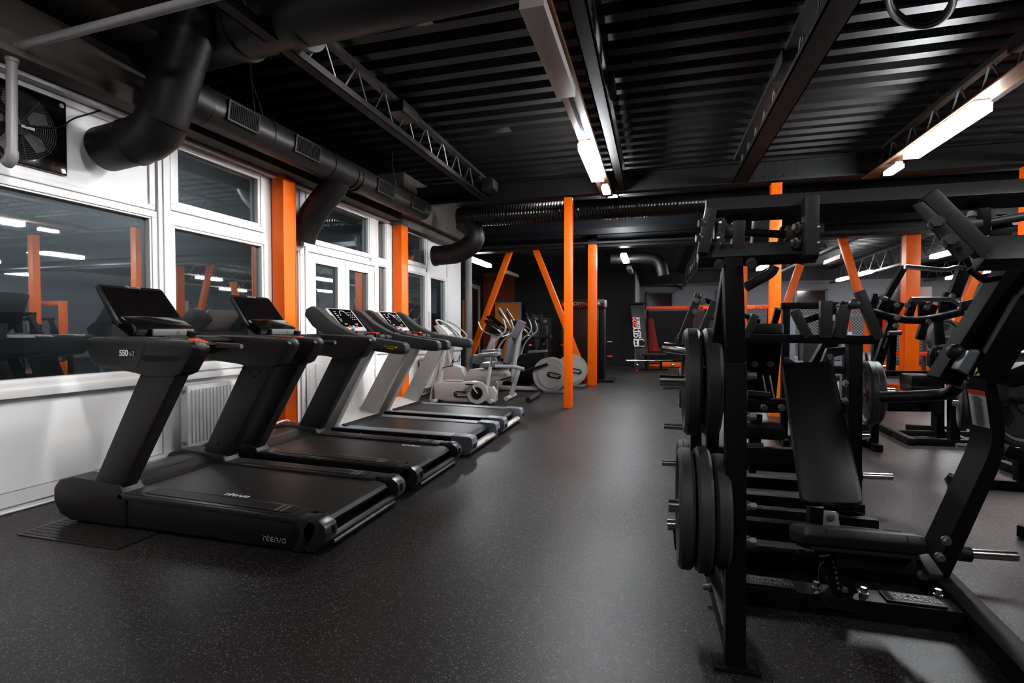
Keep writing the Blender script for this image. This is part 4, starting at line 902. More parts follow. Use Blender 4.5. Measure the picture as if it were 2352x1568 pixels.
MB().tube([L(.46, -.02, .58), L(.30, -.02, .03)], 0.045, 14).build('rear_leg', M['silver'], t)
MB().tube([L(.3, -.3, .04), L(.3, .3, .04)], 0.04, 12).build('rear_foot', M['silver'], t)
MB().tube([L(-.9, -.25, .04), L(-.9, .25, .04)], 0.04, 12).build('front_foot', M['silver'], t)
MB().prism([(o.x - 1.05, .06), (o.x - 1.05, .45), (o.x - .85, .62), (o.x - .6, .55), (o.x - .5, .3), (o.x - .6, .06)], 'y', o.y - .11, o.y + .11, 0.04).build('drive_shell', M['silverw'], t)
MB().tube([L(-.85, 0, .55), L(-.95, 0, 1.0), L(-.85, 0, 1.2)], 0.035, 12).build('console_mast', M['silver'], t)

# black stepper / spin bike
t = thing('spin_bike', 'black spin bike with an angular skirt, behind the grey recumbent bike', 'exercise bike', (-2.6, 10.4, 0))
MB().prism([(-2.95, .10), (-3.0, .40), (-2.75, .72), (-2.25, .78), (-2.22, .70), (-2.42, .12), (-2.6, .05)], 'y', 10.53, 10.73, 0.03).build('side_skirt', M['frame'], t)
MB().prism([(-2.60, .74), (-2.20, .77), (-2.20, .82), (-2.58, .80)], 'y', 10.52, 10.74, 0.01).build('top_ledge', M['bgrey'], t)
MB().tube([(-2.40, 10.63, .72), (-2.25, 10.63, 1.12)], 0.03, 12).build('seat_post', M['frame'], t)
MB().poly3([V((-2.47, 10.58, 1.12)), V((-2.47, 10.68, 1.12)), V((-2.28, 10.74, 1.13)), V((-2.10, 10.75, 1.13)), V((-2.10, 10.51, 1.13)), V((-2.28, 10.52, 1.13))], 0.07, 0.025).build('saddle', M['leather'], t)
MB().tube([(-3.3, 10.63, .4), (-3.15, 10.63, 1.2)], 0.035, 12).build('front_post', M['frame'], t)
MB().tube([(-2.3, 10.40, .04), (-2.3, 10.86, .04)], 0.04, 12).build('rear_foot', M['frame'], t)
MB().tube([(-3.3, 10.40, .04), (-3.3, 10.86, .04)], 0.04, 12).build('front_foot', M['frame'], t)
MB().tube([(-3.15, 10.42, 1.2), (-3.15, 10.84, 1.2)], 0.018, 12).build('handlebar', M['chrome'], t)
# second cross trainer facing the window (mast with collar, dark console)
t = thing('elliptical_trainer', 'silver trainer with a black mast and steel handlebars in front of the left slanted brace', 'elliptical trainer', (-3.9, 10.8, 0), 'silver elliptical trainers')
MB().bar((-3.95, 11.1, .05), (-3.55, 11.1, 1.05), 0.07, 0.09).build('silver_mast', M['silver'], t)
MB().bar((-3.60, 11.02, .25), (-3.25, 11.02, 1.12), 0.12, 0.16).build('black_mast', M['frame'], t)
MB().boxm(V((-3.88, 11.1, .55)), V((.13, 0, -.03)), V((0, .12, 0)), V((.02, 0, .10)), 0.02).build('mast_collar', M['bgrey'], t)
MB().poly3([V((-3.62, 10.82, 1.52)), V((-3.22, 10.82, 1.20)), V((-3.22, 11.22, 1.20)), V((-3.62, 11.22, 1.52))], 0.05, 0.01).build('console', M['screen'], t)
for s in (-1, 1):
    MB().tube([V((-3.75, 11.02 + s * .32, 1.42)), V((-3.68, 11.02 + s * .32, 1.22)), V((-3.45, 11.02 + s * .26, 1.12)), V((-3.15, 11.02 + s * .18, 1.12)), V((-3.0, 11.02 + s * .22, 1.20)), V((-3.1, 11.02 + s * .3, 1.45)), V((-3.28, 11.02 + s * .3, 1.72))], 0.02, 12, n_smooth=2).build('steel_handlebar', M['chrome'], t)
MB().box(-4.1, -3.3, 10.35, 11.1, 0.0, 0.10, 0.02).build('base_rail', M['silver'], t)
# black roller by the ellipticals
o = MB().tube([P(1213, 918, z=0.05), P(1238, 903, z=0.05)], 0.045, 16).build('floor_roller', M['rubber']); tag(o, 'short black roller foot lying on the floor beside the elliptical discs', 'roller')
# ================================================================= PLATES
def plate(c, R, th, label, group, axis=(1, 0, 0), marks=None, slots=True):
    c = V(c); d = V(axis).normalized()
    t = thing('weight_plate', label, 'weight plate', tuple(c), group)
    h = th / 2
    prof = [(0.027, -h * .8), (0.06, -h * .8), (0.065, -h * .55), (R * .80, -h * .55), (R * .86, -h), (R - .012, -h), (R, -h * .6), (R, h * .6), (R - .012, h), (R * .86, h), (R * .80, h * .55), (0.065, h * .55), (0.06, h * .8), (0.027, h * .8), (0.027, -h * .8)]
    MB().lathe(c, d, prof, 56).build('rubber_disc', M['plate'], t, smooth_angle=28)
    rf = V((0, 0, 1)); sx = d.cross(rf).normalized(); sy = d.cross(sx)
    if slots:
        for k in range(3):
            a0 = k * 2 * PI / 3 + 0.5
            for s in (-1, 1):
                pts = []
                for (rr, aa) in ((.42, -.38), (.68, -.42), (.72, 0), (.68, .42), (.42, .38)):
                    pts.append(c + d * (s * h * .57) + (sx * math.cos(a0 + aa) + sy * math.sin(a0 + aa)) * R * rr)
                MB().poly3(pts, 0.001 * s, 0).build('grip_slot', M['hole'], t)
    MB().lathe(c, d, [(0.0265, -h * .83), (0.036, -h * .83), (0.036, h * .83), (0.0265, h * .83), (0.0265, -h * .83)], 28).build('steel_hub', M['grey'], t)
    if marks:
        s = -1 if d.x > 0.3 else 1
        for txt, aa in marks:
            v = sx * math.cos(aa) + sy * math.sin(aa)
            text(txt, R * .20, c + d * (-h * .60) + v * R * .62, sx * -1 if False else v.cross(d) , v, M['logo'], t, 'plate_lettering', align='CENTER')
    return t

def bolts(parent, lst, m='bolt', r=0.012, l=0.02, name='bolt'):
    for c, d in lst: MB().bolt(c, d, r, l).build(name, M[m], parent)
def B(parent, name, p, q, w, h, m='frame', roll=0, bev=0.006):
    return MB().bar(p, q, w, h, roll, bev).build(name, M[m], parent)
def T(parent, name, pts, r, m='frame', ns=1, seg=16):
    return MB().tube(pts, r, seg, n_smooth=ns if len(pts) > 2 else 0).build(name, M[m], parent)

# ================================================================= MACHINE A (foreground)
A = thing('plate_loaded_machine', 'large black plate-loaded press machine filling the right foreground, with a bench and lettered foot pads', 'gym machine', (0.8, 2.5, 0))
fp = MB().box(0.215, 0.375, 1.985, 2.085, 0, 0.012, 0.003).build('foot_plate', M['frame'], A)
for x in (0.24, 0.35): MB().tube([(x, 2.02, 0.012), (x, 2.02, 0.0135)], 0.009, 12).build('bolt_hole', M['hole'], fp)
MB().bar((0.292, 2.045, 0.0), (0.285, 2.045, 1.13), 0.070, 0.075).bar((0.285, 2.045, 1.13), (0.270, 2.05, 1.52), 0.066, 0.075).build('upright', M['frame'], A)
B(A, 'upright_brace', (0.262, 2.12, 1.47), (0.228, 2.20, 1.15), 0.035, 0.075)
B(A, 'upright_brace', (0.228, 2.20, 1.15), (0.262, 2.66, 0.06), 0.05, 0.06)
B(A, 'base_rail', (0.290, 2.06, 0.04), (0.270, 3.05, 0.04), 0.05, 0.08)
B(A, 'base_rail', (0.36, 2.56, 0.045), (1.23, 2.56, 0.045), 0.115, 0.085)
B(A, 'base_rail', (0.29, 2.95, 0.045), (1.30, 2.95, 0.045), 0.10, 0.085)
B(A, 'base_rail', (1.345, 3.10, 0.045), (1.205, 1.45, 0.045), 0.10, 0.085)
B(A, 'rear_crossbar', (0.29, 3.02, 0.175), (1.35, 3.02, 0.165), 0.07, 0.10)
for (x0, x1) in ((0.40, 0.61), (0.96, 1.18)):
    fpad = MB().box(x0, x1, 2.515, 2.605, 0.088, 0.097, 0.004).build('lettered_foot_pad', M['rubber'], A)
    text('HAMMER\nSTRENGTH', 0.034, (x0 + 0.035, 2.563, 0.0975), (1, 0, 0), (0, 1, 0), M['grey'], fpad, 'raised_lettering', extr=0.002, bold=0.001)
    mb = MB()
    for k in range(6): mb.box(x0 + 0.008 + k * 0.004, x0 + 0.0095 + k * 0.004, 2.52, 2.60, 0.097, 0.0985)
    mb.build('grip_ribs', M['hole'], fpad)
bolts(A, [((0.70, 2.55, 0.088), (0, 0, 1)), ((0.885, 2.55, 0.088), (0, 0, 1)), ((1.19, 2.62, 0.088), (0, 0, 1)), ((0.327, 2.045, 0.47), (1, 0, 0)), ((0.327, 2.045, 0.60), (1, 0, 0)), ((0.322, 2.045, 1.08), (1, 0, 0)), ((0.322, 2.045, 0.93), (1, 0, 0)), ((0.255, 2.5, 0.06), (-1, 0, 0))], r=0.013, l=0.035)
# seat column
B(A, 'seat_column', P(1942, 1390, y=2.57), P(1925, 1310, y=2.57), 0.075, 0.06, roll=0)
sc = B(A, 'seat_sleeve', P(1937, 1355, y=2.555), P(1900, 1262, y=2.52), 0.095, 0.08)
a, b = P(1926, 1350, y=2.505), P(1915, 1290, y=2.475)
for k in range(6): MB().tube([a.lerp(b, k / 5), a.lerp(b, k / 5) + V((0, -0.004, 0))], 0.006, 10).build('pin_hole', M['grey'], sc)
bolts(A, [(P(1940, 1353, y=2.51), (0, -1, 0))], r=0.010, l=0.012)
B(A, 'column_foot', P(1870, 1378, y=2.53), P(1960, 1392, y=2.53), 0.10, 0.012)
# seat cushion
c0, c1 = P(1842, 1236, y=2.42), P(2132, 1262, y=2.42)
ux = (c1 - c0).normalized(); uy = V((0, 0.94, -0.30)).normalized(); uz = ux.cross(uy).normalized()
L_ = (c1 - c0).length
st = MB().boxm((c0 + c1) / 2 + uy * 0.12 + uz * 0.015, ux * (L_ / 2), uy * 0.14, uz * 0.042, 0.036).build('seat', M['leather'], A)
MB().boxm((c0 + c1) / 2 + uy * 0.12 - uz * 0.035, ux * (L_ / 2 - 0.03), uy * 0.12, uz * 0.008, 0.003).build('seat_board', M['hole'], st)
for f in (0.2, 0.84): MB().tube([c0.lerp(c1, f) - uy * 0.0205 + uz * z for z in (-0.015, 0.045)] + [c0.lerp(c1, f) + uy * 0.04 + uz * 0.0582, c0.lerp(c1, f) + uy * 0.22 + uz * 0.0582], 0.0012, 5).build('seam', M['hole'], st)
MB().boxm((c0 + c1) / 2 + uy * 0.10 - uz * 0.075 + ux * 0.06, ux * (L_ * 0.33), uy * 0.035, uz * 0.03, 0.006).build('seat_rail', M['frame'], A)
B(A, 'seat_strut', P(2115, 1275, y=2.50), P(2150, 1325, y=2.40), 0.05, 0.03, 'frameg')
T(A, 'release_cable', [P(1893, 1288, y=2.46), P(1880, 1300, y=2.44), P(1880, 1330, y=2.44), P(1888, 1352, y=2.46)], 0.0016, 'strut')
MB().tube([P(1880, 1276, y=2.46), P(1905, 1272, y=2.46)], 0.008, 12).build('pull_pin', M['chrome'], A)
MB().tube([P(1876, 1360, y=2.46), P(1890, 1385, y=2.46)], 0.012, 12).build('pull_handle', M['frame'], A)
MB().ball(P(1840, 1270, y=2.6), 0.018).build('pin_knob', M['hole'], A)
# back pad
q = [P(1793, 846, y=3.18), P(1906, 842, y=3.18), P(1978, 1166, y=2.74), P(1838, 1162, y=2.74)]
def rounded(q, r=0.04):
    out = []; n = len(q)
    for i in range(n):
        a, b, c = q[i - 1], q[i], q[(i + 1) % n]
        u = (a - b).normalized(); w = (c - b).normalized()
        for k in range(5):
            s = k / 4; out.append(b + u * r * (1 - s) ** 2 + w * r * s ** 2)
    return out
MB().poly3(rounded(q)[::-1], 0.062, 0.020).build('back_pad', M['leather'], A)
nrm = (q[1] - q[0]).cross(q[2] - q[1]).normalized(); nrm = nrm if nrm.y > 0 else -nrm
bm_ = (q[2] + q[3]) / 2 + nrm * 0.085; tm_ = (q[0] + q[1]) / 2 + nrm * 0.085
B(A, 'pad_rail', bm_ + V((0, 0, -0.02)), tm_ + (bm_ - tm_) * 0.1, 0.06, 0.05)
B(A, 'pad_post', P(1873, 1160, y=2.78), P(1872, 1225, y=2.78), 0.065, 0.07)
MB().poly3([P(1893, 1172, y=2.72), P(1925, 1176, y=2.72), P(1930, 1212, y=2.72), P(1890, 1213, y=2.72)], 0.008, 0.002).build('steel_bracket', M['silver'], A)
bolts(A, [(P(1908, 1187, y=2.715), (0, -1, 0))], r=0.013, l=0.012)
MB().poly3([P(1920, 1176, y=2.72), P(1962, 1175, y=2.68), P(1987, 1184, y=2.68), P(1945, 1186, y=2.72)], 0.006, 0.001).build('side_tab', M['frame'], A)
# right curved upright
q = [P(2262, 863, y=2.85), P(2283, 862, y=2.85), P(2300, 930, y=2.85), P(2309, 990, y=2.85), P(2306, 1035, y=2.85), P(2294, 1078, y=2.85), P(2222, 1236, y=2.85), P(2180, 1328, y=2.85), P(2140, 1322, y=2.85), P(2200, 1196, y=2.85), P(2266, 1055, y=2.85), P(2278, 1020, y=2.85), P(2280, 980, y=2.85), P(2274, 930, y=2.85)]
mb = MB(); n = len(q); dd = V((-0.02, 0.135, 0)); vs = [p for p in q] + [p + dd for p in q]
# quads strip between left and right edges
Lft = [q[0]] + [q[13], q[12], q[11], q[10], q[9], q[8]]; Rgt = [q[1], q[2], q[3], q[4], q[5], q[6], q[7]]
vs = []; 
for a_, b_ in zip(Lft, Rgt): vs += [a_, b_, b_ + dd, a_ + dd]
fs = [(0, 1, 2, 3)]
for i in range(6):
    o_ = i * 4
    for k in range(4): fs.append((o_ + k, o_ + (k + 1) % 4, o_ + 4 + (k + 1) % 4, o_ + 4 + k))
fs.append((24, 25, 26, 27))
bv, ff = mb._add(vs, fs); bmesh.ops.recalc_face_normals(mb.bm, faces=ff)
cu = mb.build('curved_upright', M['frame'], A)
sx = V((-0.012, 0.0, 0))
la, lc = P(2269, 900, y=2.85), P(2281, 985, y=2.85); lab = [la + dd * .88 + V((.027, .008, 0)), la + dd * .10 + V((.027, .008, 0)), lc + dd * .10 + V((.027, .008, 0)), lc + dd * .88 + V((.027, .008, 0))]
lb = MB().poly3([p + V((-0.030, -0.01, 0)) for p in lab], 0.002).build('warning_label', M['paper'], cu)
MB().poly3([p + V((-0.033, -0.012, 0)) for p in [lab[0], lab[1], lab[1].lerp(lab[2], .10), lab[0].lerp(lab[3], .10)]], 0.002).build('red_header', M['redstop'], lb)
mb = MB()
for k in range(22):
    s = 0.16 + k * 0.037
    a_, b_ = lab[0].lerp(lab[3], s), lab[1].lerp(lab[2], s)
    mb.bar(a_.lerp(b_, .18) + V((-0.033, -0.012, 0)), a_.lerp(b_, .18 + .6 * (0.7 + 0.3 * ((k * 7) % 5) / 5)) + V((-0.033, -0.012, 0)), 0.0035, 0.001, bev=0)
mb.build('printed_lines', M['grey'], lb)
bolts(A, [(P(2172, 1240, y=2.84), (0, -1, 0)), (P(2157, 1278, y=2.84), (0, -1, 0)), (P(2118, 1318, y=2.45), (0, -1, 0)), (P(2113, 1274, y=2.9), (0, -1, 0)), (P(1840, 1268, y=2.9), (0, -1, 0))], r=0.016, l=0.025)
# horns: right one empty
T(A, 'weight_horn', [P(2222, 1270, y=3.02), P(2335, 1277, y=3.02)], 0.024, 'chrome')
T(A, 'rubber_stop', [P(2200, 1268, y=3.02), P(2226, 1271, y=3.02)], 0.040, 'rubber')
T(A, 'weight_horn', [(0.02, 2.30, 1.03), (0.30, 2.30, 1.03)], 0.026, 'chrome')
T(A, 'weight_horn', [P(1530, 797, y=2.45), P(1552, 800, y=2.40), P(1640, 812, y=2.35)], 0.024, 'chrome')
T(A, 'weight_horn', [P(1523, 886, y=2.6), P(1600, 886, y=2.6)], 0.018, 'chrome')
T(A, 'weight_horn', [(0.055, 2.14, 0.545), (0.30, 2.14, 0.545)], 0.026, 'chrome')
T(A, 'weight_horn', [P(1533, 1204, y=2.35), P(1600, 1206, y=2.35)], 0.024, 'chrome')
MB().tube([P(1547, 1232, y=2.42), P(1590, 1232, y=2.42)], 0.055, 20).build('rubber_foot_block', M['rubber'], A)
# horn carriers from the upright
B(A, 'horn_arm', (0.26, 2.30, 1.05), (0.27, 2.06, 1.40), 0.05, 0.06)
B(A, 'horn_arm', (0.24, 2.14, 0.545), (0.28, 2.10, 0.30), 0.05, 0.06)
# top frame
RY = 2.05
def top(u, v, y=RY): return P(u, v, y=y)
B(A, 'top_beam', top(1620, 485), top(2470, 436), 0.070, 0.062, 'frameg', roll=math.radians(-32))
B(A, 'lower_beam', top(1602, 590), top(1876, 577), 0.062, 0.060, 'frameg', roll=math.radians(-32))
B(A, 'link_plate', top(1633, 480, 2.0), top(1614, 582, 2.0), 0.040, 0.05, 'frameg')
B(A, 'link_plate', top(1861, 452, 1.98), top(1861, 588, 1.98), 0.045, 0.055, 'frameg')
T(A, 'pivot_shaft', [top(1650, 530), top(1850, 541)], 0.014, 'frame')
T(A, 'bearing', [top(1652, 530), top(1684, 532)], 0.027, 'strut'); T(A, 'bearing', [top(1803, 538), top(1838, 540)], 0.030, 'strut')
MB().boxm(top(1651, 525), V((.018, 0, 0)), V((0, .03, 0)), V((0, 0, .035)), 0.006).build('bearing_block', M['grey'], A)
MB().boxm(top(1843, 540), V((.018, 0, 0)), V((0, .03, 0)), V((0, 0, .045)), 0.006).build('bearing_block', M['grey'], A)
B(A, 'lever_post', top(1696, 508), top(1693, 575), 0.043, 0.05, 'frameg')
B(A, 'lever_post', top(1749, 484, 2.25), top(1742, 580, 2.25), 0.058, 0.06, 'frameg')
B(A, 'lever_post', top(1800, 520, 2.15), top(1793, 562, 2.15), 0.02, 0.05)
bolts(A, [(top(1617, 513, 1.99), (-1, -.2, 0)), (top(1611, 547, 1.99), (-1, -.2, 0)), (top(1877, 524, 1.97), (1, -.2, 0)), (top(1877, 560, 1.97), (1, -.2, 0)), (top(1651, 606, 2.0), (0, -1, -.3)), (top(1725, 603, 2.0), (0, -1, -.3)),
          (top(1655, 514, 2.0), (1, -.3, 0)), (top(1650, 549, 2.0), (1, -.3, 0)), (top(1836, 522, 2.0), (-1, -.3, 0)), (top(1832, 558, 2.0), (-1, -.3, 0))], r=0.014, l=0.02)
T(A, 'curved_stop', [top(1712, 660, 2.3), top(1745, 641, 2.3), top(1771, 628, 2.3), top(1779, 612, 2.3)], 0.020, 'frameg', ns=2)
# right assembly
B(A, 'yoke_bar', top(2128, 448, 1.9), top(2262, 582, 1.9), 0.045, 0.05, 'frameg')
pl = MB().poly3([top(2097, 470, 1.88), top(2120, 462, 1.88), top(2246, 573, 1.88), top(2205, 603, 1.88)], 0.012, 0.002).build('yoke_plate', M['frameg'], A)
bolts(A, [(top(2150, 512, 1.87), (-.3, -1, 0)), (top(2182, 553, 1.87), (-.3, -1, 0))], m='strut', r=0.016, l=0.03)
MB().tube([top(2203, 573, 1.865), top(2203, 573, 1.862)], 0.008, 12).build('bolt_hole', M['hole'], A)
B(A, 'lower_beam', top(2240, 583, 1.95), top(2470, 577, 1.95), 0.065, 0.09, 'frameg', roll=math.radians(-30))
B(A, 'yoke_bar', top(2228, 462, 2.3), top(2290, 560, 2.3), 0.085, 0.05, 'frameg')
T(A, 'pivot_shaft', [top(2205, 522), top(2450, 480)], 0.014, 'strut'); T(A, 'bearing', [top(2200, 522), top(2245, 515)], 0.032, 'strut')
MB().boxm(top(2248, 512), V((.02, 0, 0)), V((0, .03, 0)), V((0, 0, .045)), 0.006).build('bearing_block', M['frame'], A)
T(A, 'bearing', [top(2262, 530, 2.1), top(2310, 532, 2.1)], 0.036, 'frameg')
B(A, 'swing_arm', P(2345, 590, y=2.55), P(2165, 875, y=2.55), 0.11, 0.085, 'armblack')
B(A, 'swing_arm', P(2430, 600, y=2.45), P(2352, 700, y=2.45), 0.10, 0.095, 'armblack')
B(A, 'swing_arm', P(2358, 690, y=2.45), P(2252, 868, y=2.45), 0.10, 0.095, 'armblack')
gb = MB().poly3([P(2200, 848, y=2.43), P(2226, 805, y=2.43), P(2250, 802, y=2.43), P(2256, 812, y=2.43), P(2225, 862, y=2.43)], 0.06, 0.008).build('grey_joint_cover', M['bgrey'], A)
wt = MB().poly3([P(2236, 862, y=2.36), P(2250, 862, y=2.36), P(2243, 843, y=2.36)], 0.001).build('warning_triangle', M['yellow'], A)
MB().boxm(P(2243.5, 856, y=2.355), V((.005, 0, .006)), V((0, .0004, 0)), V((.002, 0, -.003))).build('warning_sign_mark', M['hole'], wt)
MB().ball(P(2195, 808, y=2.50), 0.033).build('ball_stop', M['rubber'], A)
T(A, 'link_rod', [P(2225, 617, y=2.6), P(2262, 645, y=2.6), P(2290, 652, y=2.6)], 0.013, 'frame')
MB().tube([P(2211, 870, y=2.6), P(2219, 872, y=2.6)], 0.020, 12).build('steel_collar', M['chrome'], A)
T(A, 'hand_grip', [P(2022, 912, y=2.95), P(2150, 908, y=2.85), P(2185, 902, y=2.8), P(2203, 882, y=2.75)], 0.027, 'rubber', ns=2)
T(A, 'hand_grip', [P(1716, 905, y=2.85), P(1768, 910, y=2.85)], 0.022, 'rubber')
T(A, 'weight_horn', [P(2310, 815, y=2.7), P(2420, 808, y=2.7)], 0.034, 'chrome')
# plates on machine A
for i, (dx, R) in enumerate(((0.148, 0.225), (0.222, 0.225))):
    plate((dx, 2.30, 1.03), R, 0.062, ('outer' if i == 0 else 'inner') + ' black plate of the upper pair on the left side of the foreground machine', 'plates on the foreground machine')
for i, (dx, R) in enumerate(((0.117, 0.232), (0.180, 0.238), (0.243, 0.215))):
    plate((dx, 2.14, 0.545), R, 0.055, ('outermost', 'middle', 'innermost, smaller')[i] + ' black plate of the lower trio on the left side of the foreground machine', 'plates on the foreground machine')

# ================================================================= MACHINE B
YB = 4.0
Bm = thing('plate_loaded_machine', 'second black plate-loaded press machine, standing right behind the foreground one', 'gym machine', (0.8, 4.1, 0))
B(Bm, 'upright', P(1600, 765, y=YB), V((0.295, YB, 0.0)), 0.075, 0.075)
B(Bm, 'upright', P(1961, 782, y=YB), V((1.315, YB, 0.0)), 0.085, 0.08)
B(Bm, 'top_beam', P(1556, 775, y=YB - .02), P(2013, 780, y=YB - .02), 0.06, 0.06, 'frame')
for (a_, b_, w) in (((1606, 674), (1560, 790), .055), ((1641, 694), (1600, 790), .05), ((1735, 722), (1712, 775), .05), ((1973, 668), (2018, 778), .06), ((1824, 712), (1856, 774), .06), ((1940, 700), (1926, 776), .075), ((1897, 690), (1895, 776), .075)):
    B(Bm, 'link_bar', P(*a_, y=YB - .05), P(*b_, y=YB - .05), w, 0.05, 'frameg')
T(Bm, 'pivot_shaft', [P(1617, 688, y=YB), P(1745, 738, y=YB)], 0.018, 'frame'); T(Bm, 'pivot_shaft', [P(1845, 738, y=YB), P(1968, 697, y=YB)], 0.022, 'frame')
MB().poly3([P(1924, 702, y=YB - .06), P(1938, 690, y=YB - .06), P(1948, 702, y=YB - .06), P(1932, 720, y=YB - .06)], 0.06, 0.006).build('lever_block', M['frame'], Bm)
MB().ball(P(1605, 680, y=YB - .08), .02).build('bearing', M['strut'], Bm); MB().ball(P(1962, 698, y=YB - .08), .035).build('bearing', M['strut'], Bm)
bolts(Bm, [(P(1600, 690, y=YB - .08), (0, -1, 0)), (P(1613, 692, y=YB - .08), (0, -1, 0)), (P(1597, 716, y=YB - .08), (0, -1, 0)), (P(1581, 794, y=YB - .08), (0, -1, 0)), (P(1558, 778, y=YB - .08), (-1, 0, 0)), (P(1755, 936, y=YB - .05), (0, -1, 0)), (P(1795, 936, y=YB - .05), (0, -1, 0)), (P(1944, 880, y=YB - .05), (-1, -.3, 0)), (P(1944, 920, y=YB - .05), (-1, -.3, 0))], r=0.018, l=0.02)
B(Bm, 'middle_beam', P(1605, 930, y=YB + .1), P(1955, 932, y=YB + .1), 0.06, 0.10)
B(Bm, 'lower_beam', P(1605, 1040, y=YB), P(1955, 1052, y=YB), 0.07, 0.115)
B(Bm, 'base_rail', V((0.28, YB - .1, .04)), V((0.25, YB + 1.1, .04)), 0.07, 0.08)
B(Bm, 'base_rail', V((1.32, YB - .1, .04)), V((1.36, YB + 1.1, .04)), 0.07, 0.08)
for yy in (YB - .35, YB - .02, YB + .45, YB + 1.0): B(Bm, 'base_rail', V((0.29, yy, .04)), V((1.33, yy, .04)), 0.08, 0.08, 'frame')
fpad = MB().box(0.62, 0.95, YB - .385, YB - .315, .081, .088, .003).build('lettered_foot_pad', M['rubber'], Bm); text('HAMMER\nSTRENGTH', 0.032, (0.66, YB - .345, 0.089), (1, 0, 0), (0, 1, 0), M['strut'], fpad, 'raised_lettering', extr=0.002)
MB().poly3(rounded([P(1716, 754, y=4.35), P(1797, 754, y=4.35), P(1797, 778, y=4.25), P(1716, 778, y=4.25)], .02)[::-1], 0.05, 0.015).build('back_pad', M['leather'], Bm)
MB().poly3([P(1712, 780, y=4.2), P(1797, 780, y=4.2), P(1782, 925, y=4.45), P(1716, 925, y=4.45)], 0.03, 0.006).build('back_plate', M['intz2'], Bm)
bolts(Bm, [(P(1734, 836, y=4.25), (0, -1, 0)), (P(1770, 836, y=4.25), (0, -1, 0))], 'strut', .018, .012)
for u_ in (1752, 1768): B(Bm, 'guide_rail', P(u_, 862, y=4.3), P(u_ + 12, 925, y=4.3), 0.012, 0.012, 'silver')
T(Bm, 'roller_grip', [P(1716, 905, y=3.9), P(1768, 910, y=3.9)], 0.03, 'rubber')
MB().boxm(P(1745, 985, y=YB + .05), V((.14, 0, 0)), V((0, .13, 0)), V((0, 0, .055)), 0.03).build('seat', M['leather'], Bm)
B(Bm, 'seat_column', P(1737, 950, y=YB - .02), P(1733, 1022, y=YB - .02), 0.075, 0.06)
T(Bm, 'seat_axle', [P(1715, 1021, y=YB - .06), P(1753, 1021, y=YB - .06)], 0.014, 'strut')
B(Bm, 'seat_leg', P(1728, 1040, y=YB + .2), P(1728, 1085, y=YB + .2), 0.05, 0.05)
B(Bm, 'lever_handle', P(1802, 824, y=YB + .2), P(1835, 842, y=YB + .2), 0.035, 0.035, 'frameg')
MB().poly3([P(1900, 800, y=YB + .1), P(1950, 795, y=YB + .1), P(1950, 812, y=YB + .1), P(1915, 820, y=YB + .1), P(1900, 850, y=YB + .1), P(1880, 850, y=YB + .1)], 0.05, 0.006).build('curved_bracket', M['frameg'], Bm)
MB().poly3([P(1900, 815, y=YB + .08), P(1912, 812, y=YB + .08), P(1915, 820, y=YB + .08), P(1906, 830, y=YB + .08)], 0.03, 0.004).build('grey_joint_cover', M['bgrey'], Bm)
B(Bm, 'swing_arm', P(1915, 770, y=YB + .3), P(1870, 850, y=YB + .3), 0.10, 0.08)
MB().poly3([P(1905, 842, y=YB + .02), P(1910, 842, y=YB + .02), P(1907, 832, y=YB + .02)], .001).build('warning_triangle', M['yellow'], Bm)
for (u0, v0, u1, v1, y_) in ((1525, 978, 1590, 982, 4.05), (1521, 1062, 1565, 1064, 4.05), (1985, 897, 2054, 899, 4.1), (1965, 998, 1996, 999, 4.1), (1975, 1092, 2049, 1095, 4.05)):
    T(Bm, 'weight_horn', [P(u0, v0, y=y_), P(u1, v1, y=y_)], 0.024, 'chrome')
T(Bm, 'rubber_stop', [P(1968, 1091, y=4.05), P(1978, 1092, y=4.05)], 0.040, 'rubber'); T(Bm, 'rubber_stop', [P(1576, 981, y=4.05), P(1584, 982, y=4.05)], 0.035, 'rubber')
for i in range(2):
    c = P(1562 + 12 * i, 1072 + i, y=4.1); plate(c, 0.205 if i == 0 else 0.212, 0.045, ('outer' if i == 0 else 'inner') + ' plate of the low left pair on the second machine', 'plates on the second machine')
    c = P(1565 + 12 * i, 890 + i, y=5.1); plate(c, 0.19, 0.045, ('outer' if i == 0 else 'inner') + ' plate of the small high pair at the aisle side behind the second machine', 'plates on the second machine')
    c = P(1995 + 14 * i, 903 - 2 * i, y=4.1); plate(c, 0.225 if i == 0 else .215, 0.05, ('near plate with cut-out grips' if i == 0 else 'far plate') + ' of the pair on the right side of the second machine', 'plates on the second machine', marks=[('15', 0.4), ('20', 2.6)] if i == 0 else None, axis=(1, -0.12, 0))

# ================================================================= MACHINE C (pulldown / low row to the right)
Cm = thing('plate_loaded_machine', 'glossy black machine with curved steel handles and a small round-topped pad', 'gym machine', (3.0, 5.6, 0))
YC = 5.6
def c_(u, v, y=YC): return P(u, v, y=y)
B(Cm, 'base_rail', P(2000, 968, z=.04), P(2095, 1015, z=.04), 0.07, 0.07); B(Cm, 'base_rail', P(2095, 1012, z=.04), P(2400, 1024, z=.04), 0.07, 0.07)
B(Cm, 'base_rail', P(2040, 993, z=.04), P(2400, 1000, z=.04), 0.06, 0.06)
B(Cm, 'base_rail', P(2150, 985, z=.04), P(2400, 1085, z=.04), 0.06, 0.06)
B(Cm, 'upright', c_(2190, 1010, 5.3), c_(2190, 900, 5.3), 0.07, 0.07); B(Cm, 'upright', c_(2157, 1005, 5.5), c_(2157, 850, 5.5), 0.06, 0.06)
rp = MB().poly3([c_(2145, 885, 5.35), c_(2164, 885, 5.35), c_(2164, 955, 5.35), c_(2145, 955, 5.35)], 0.02).build('ribbed_foot_plate', M['frame'], Cm)
mb = MB()
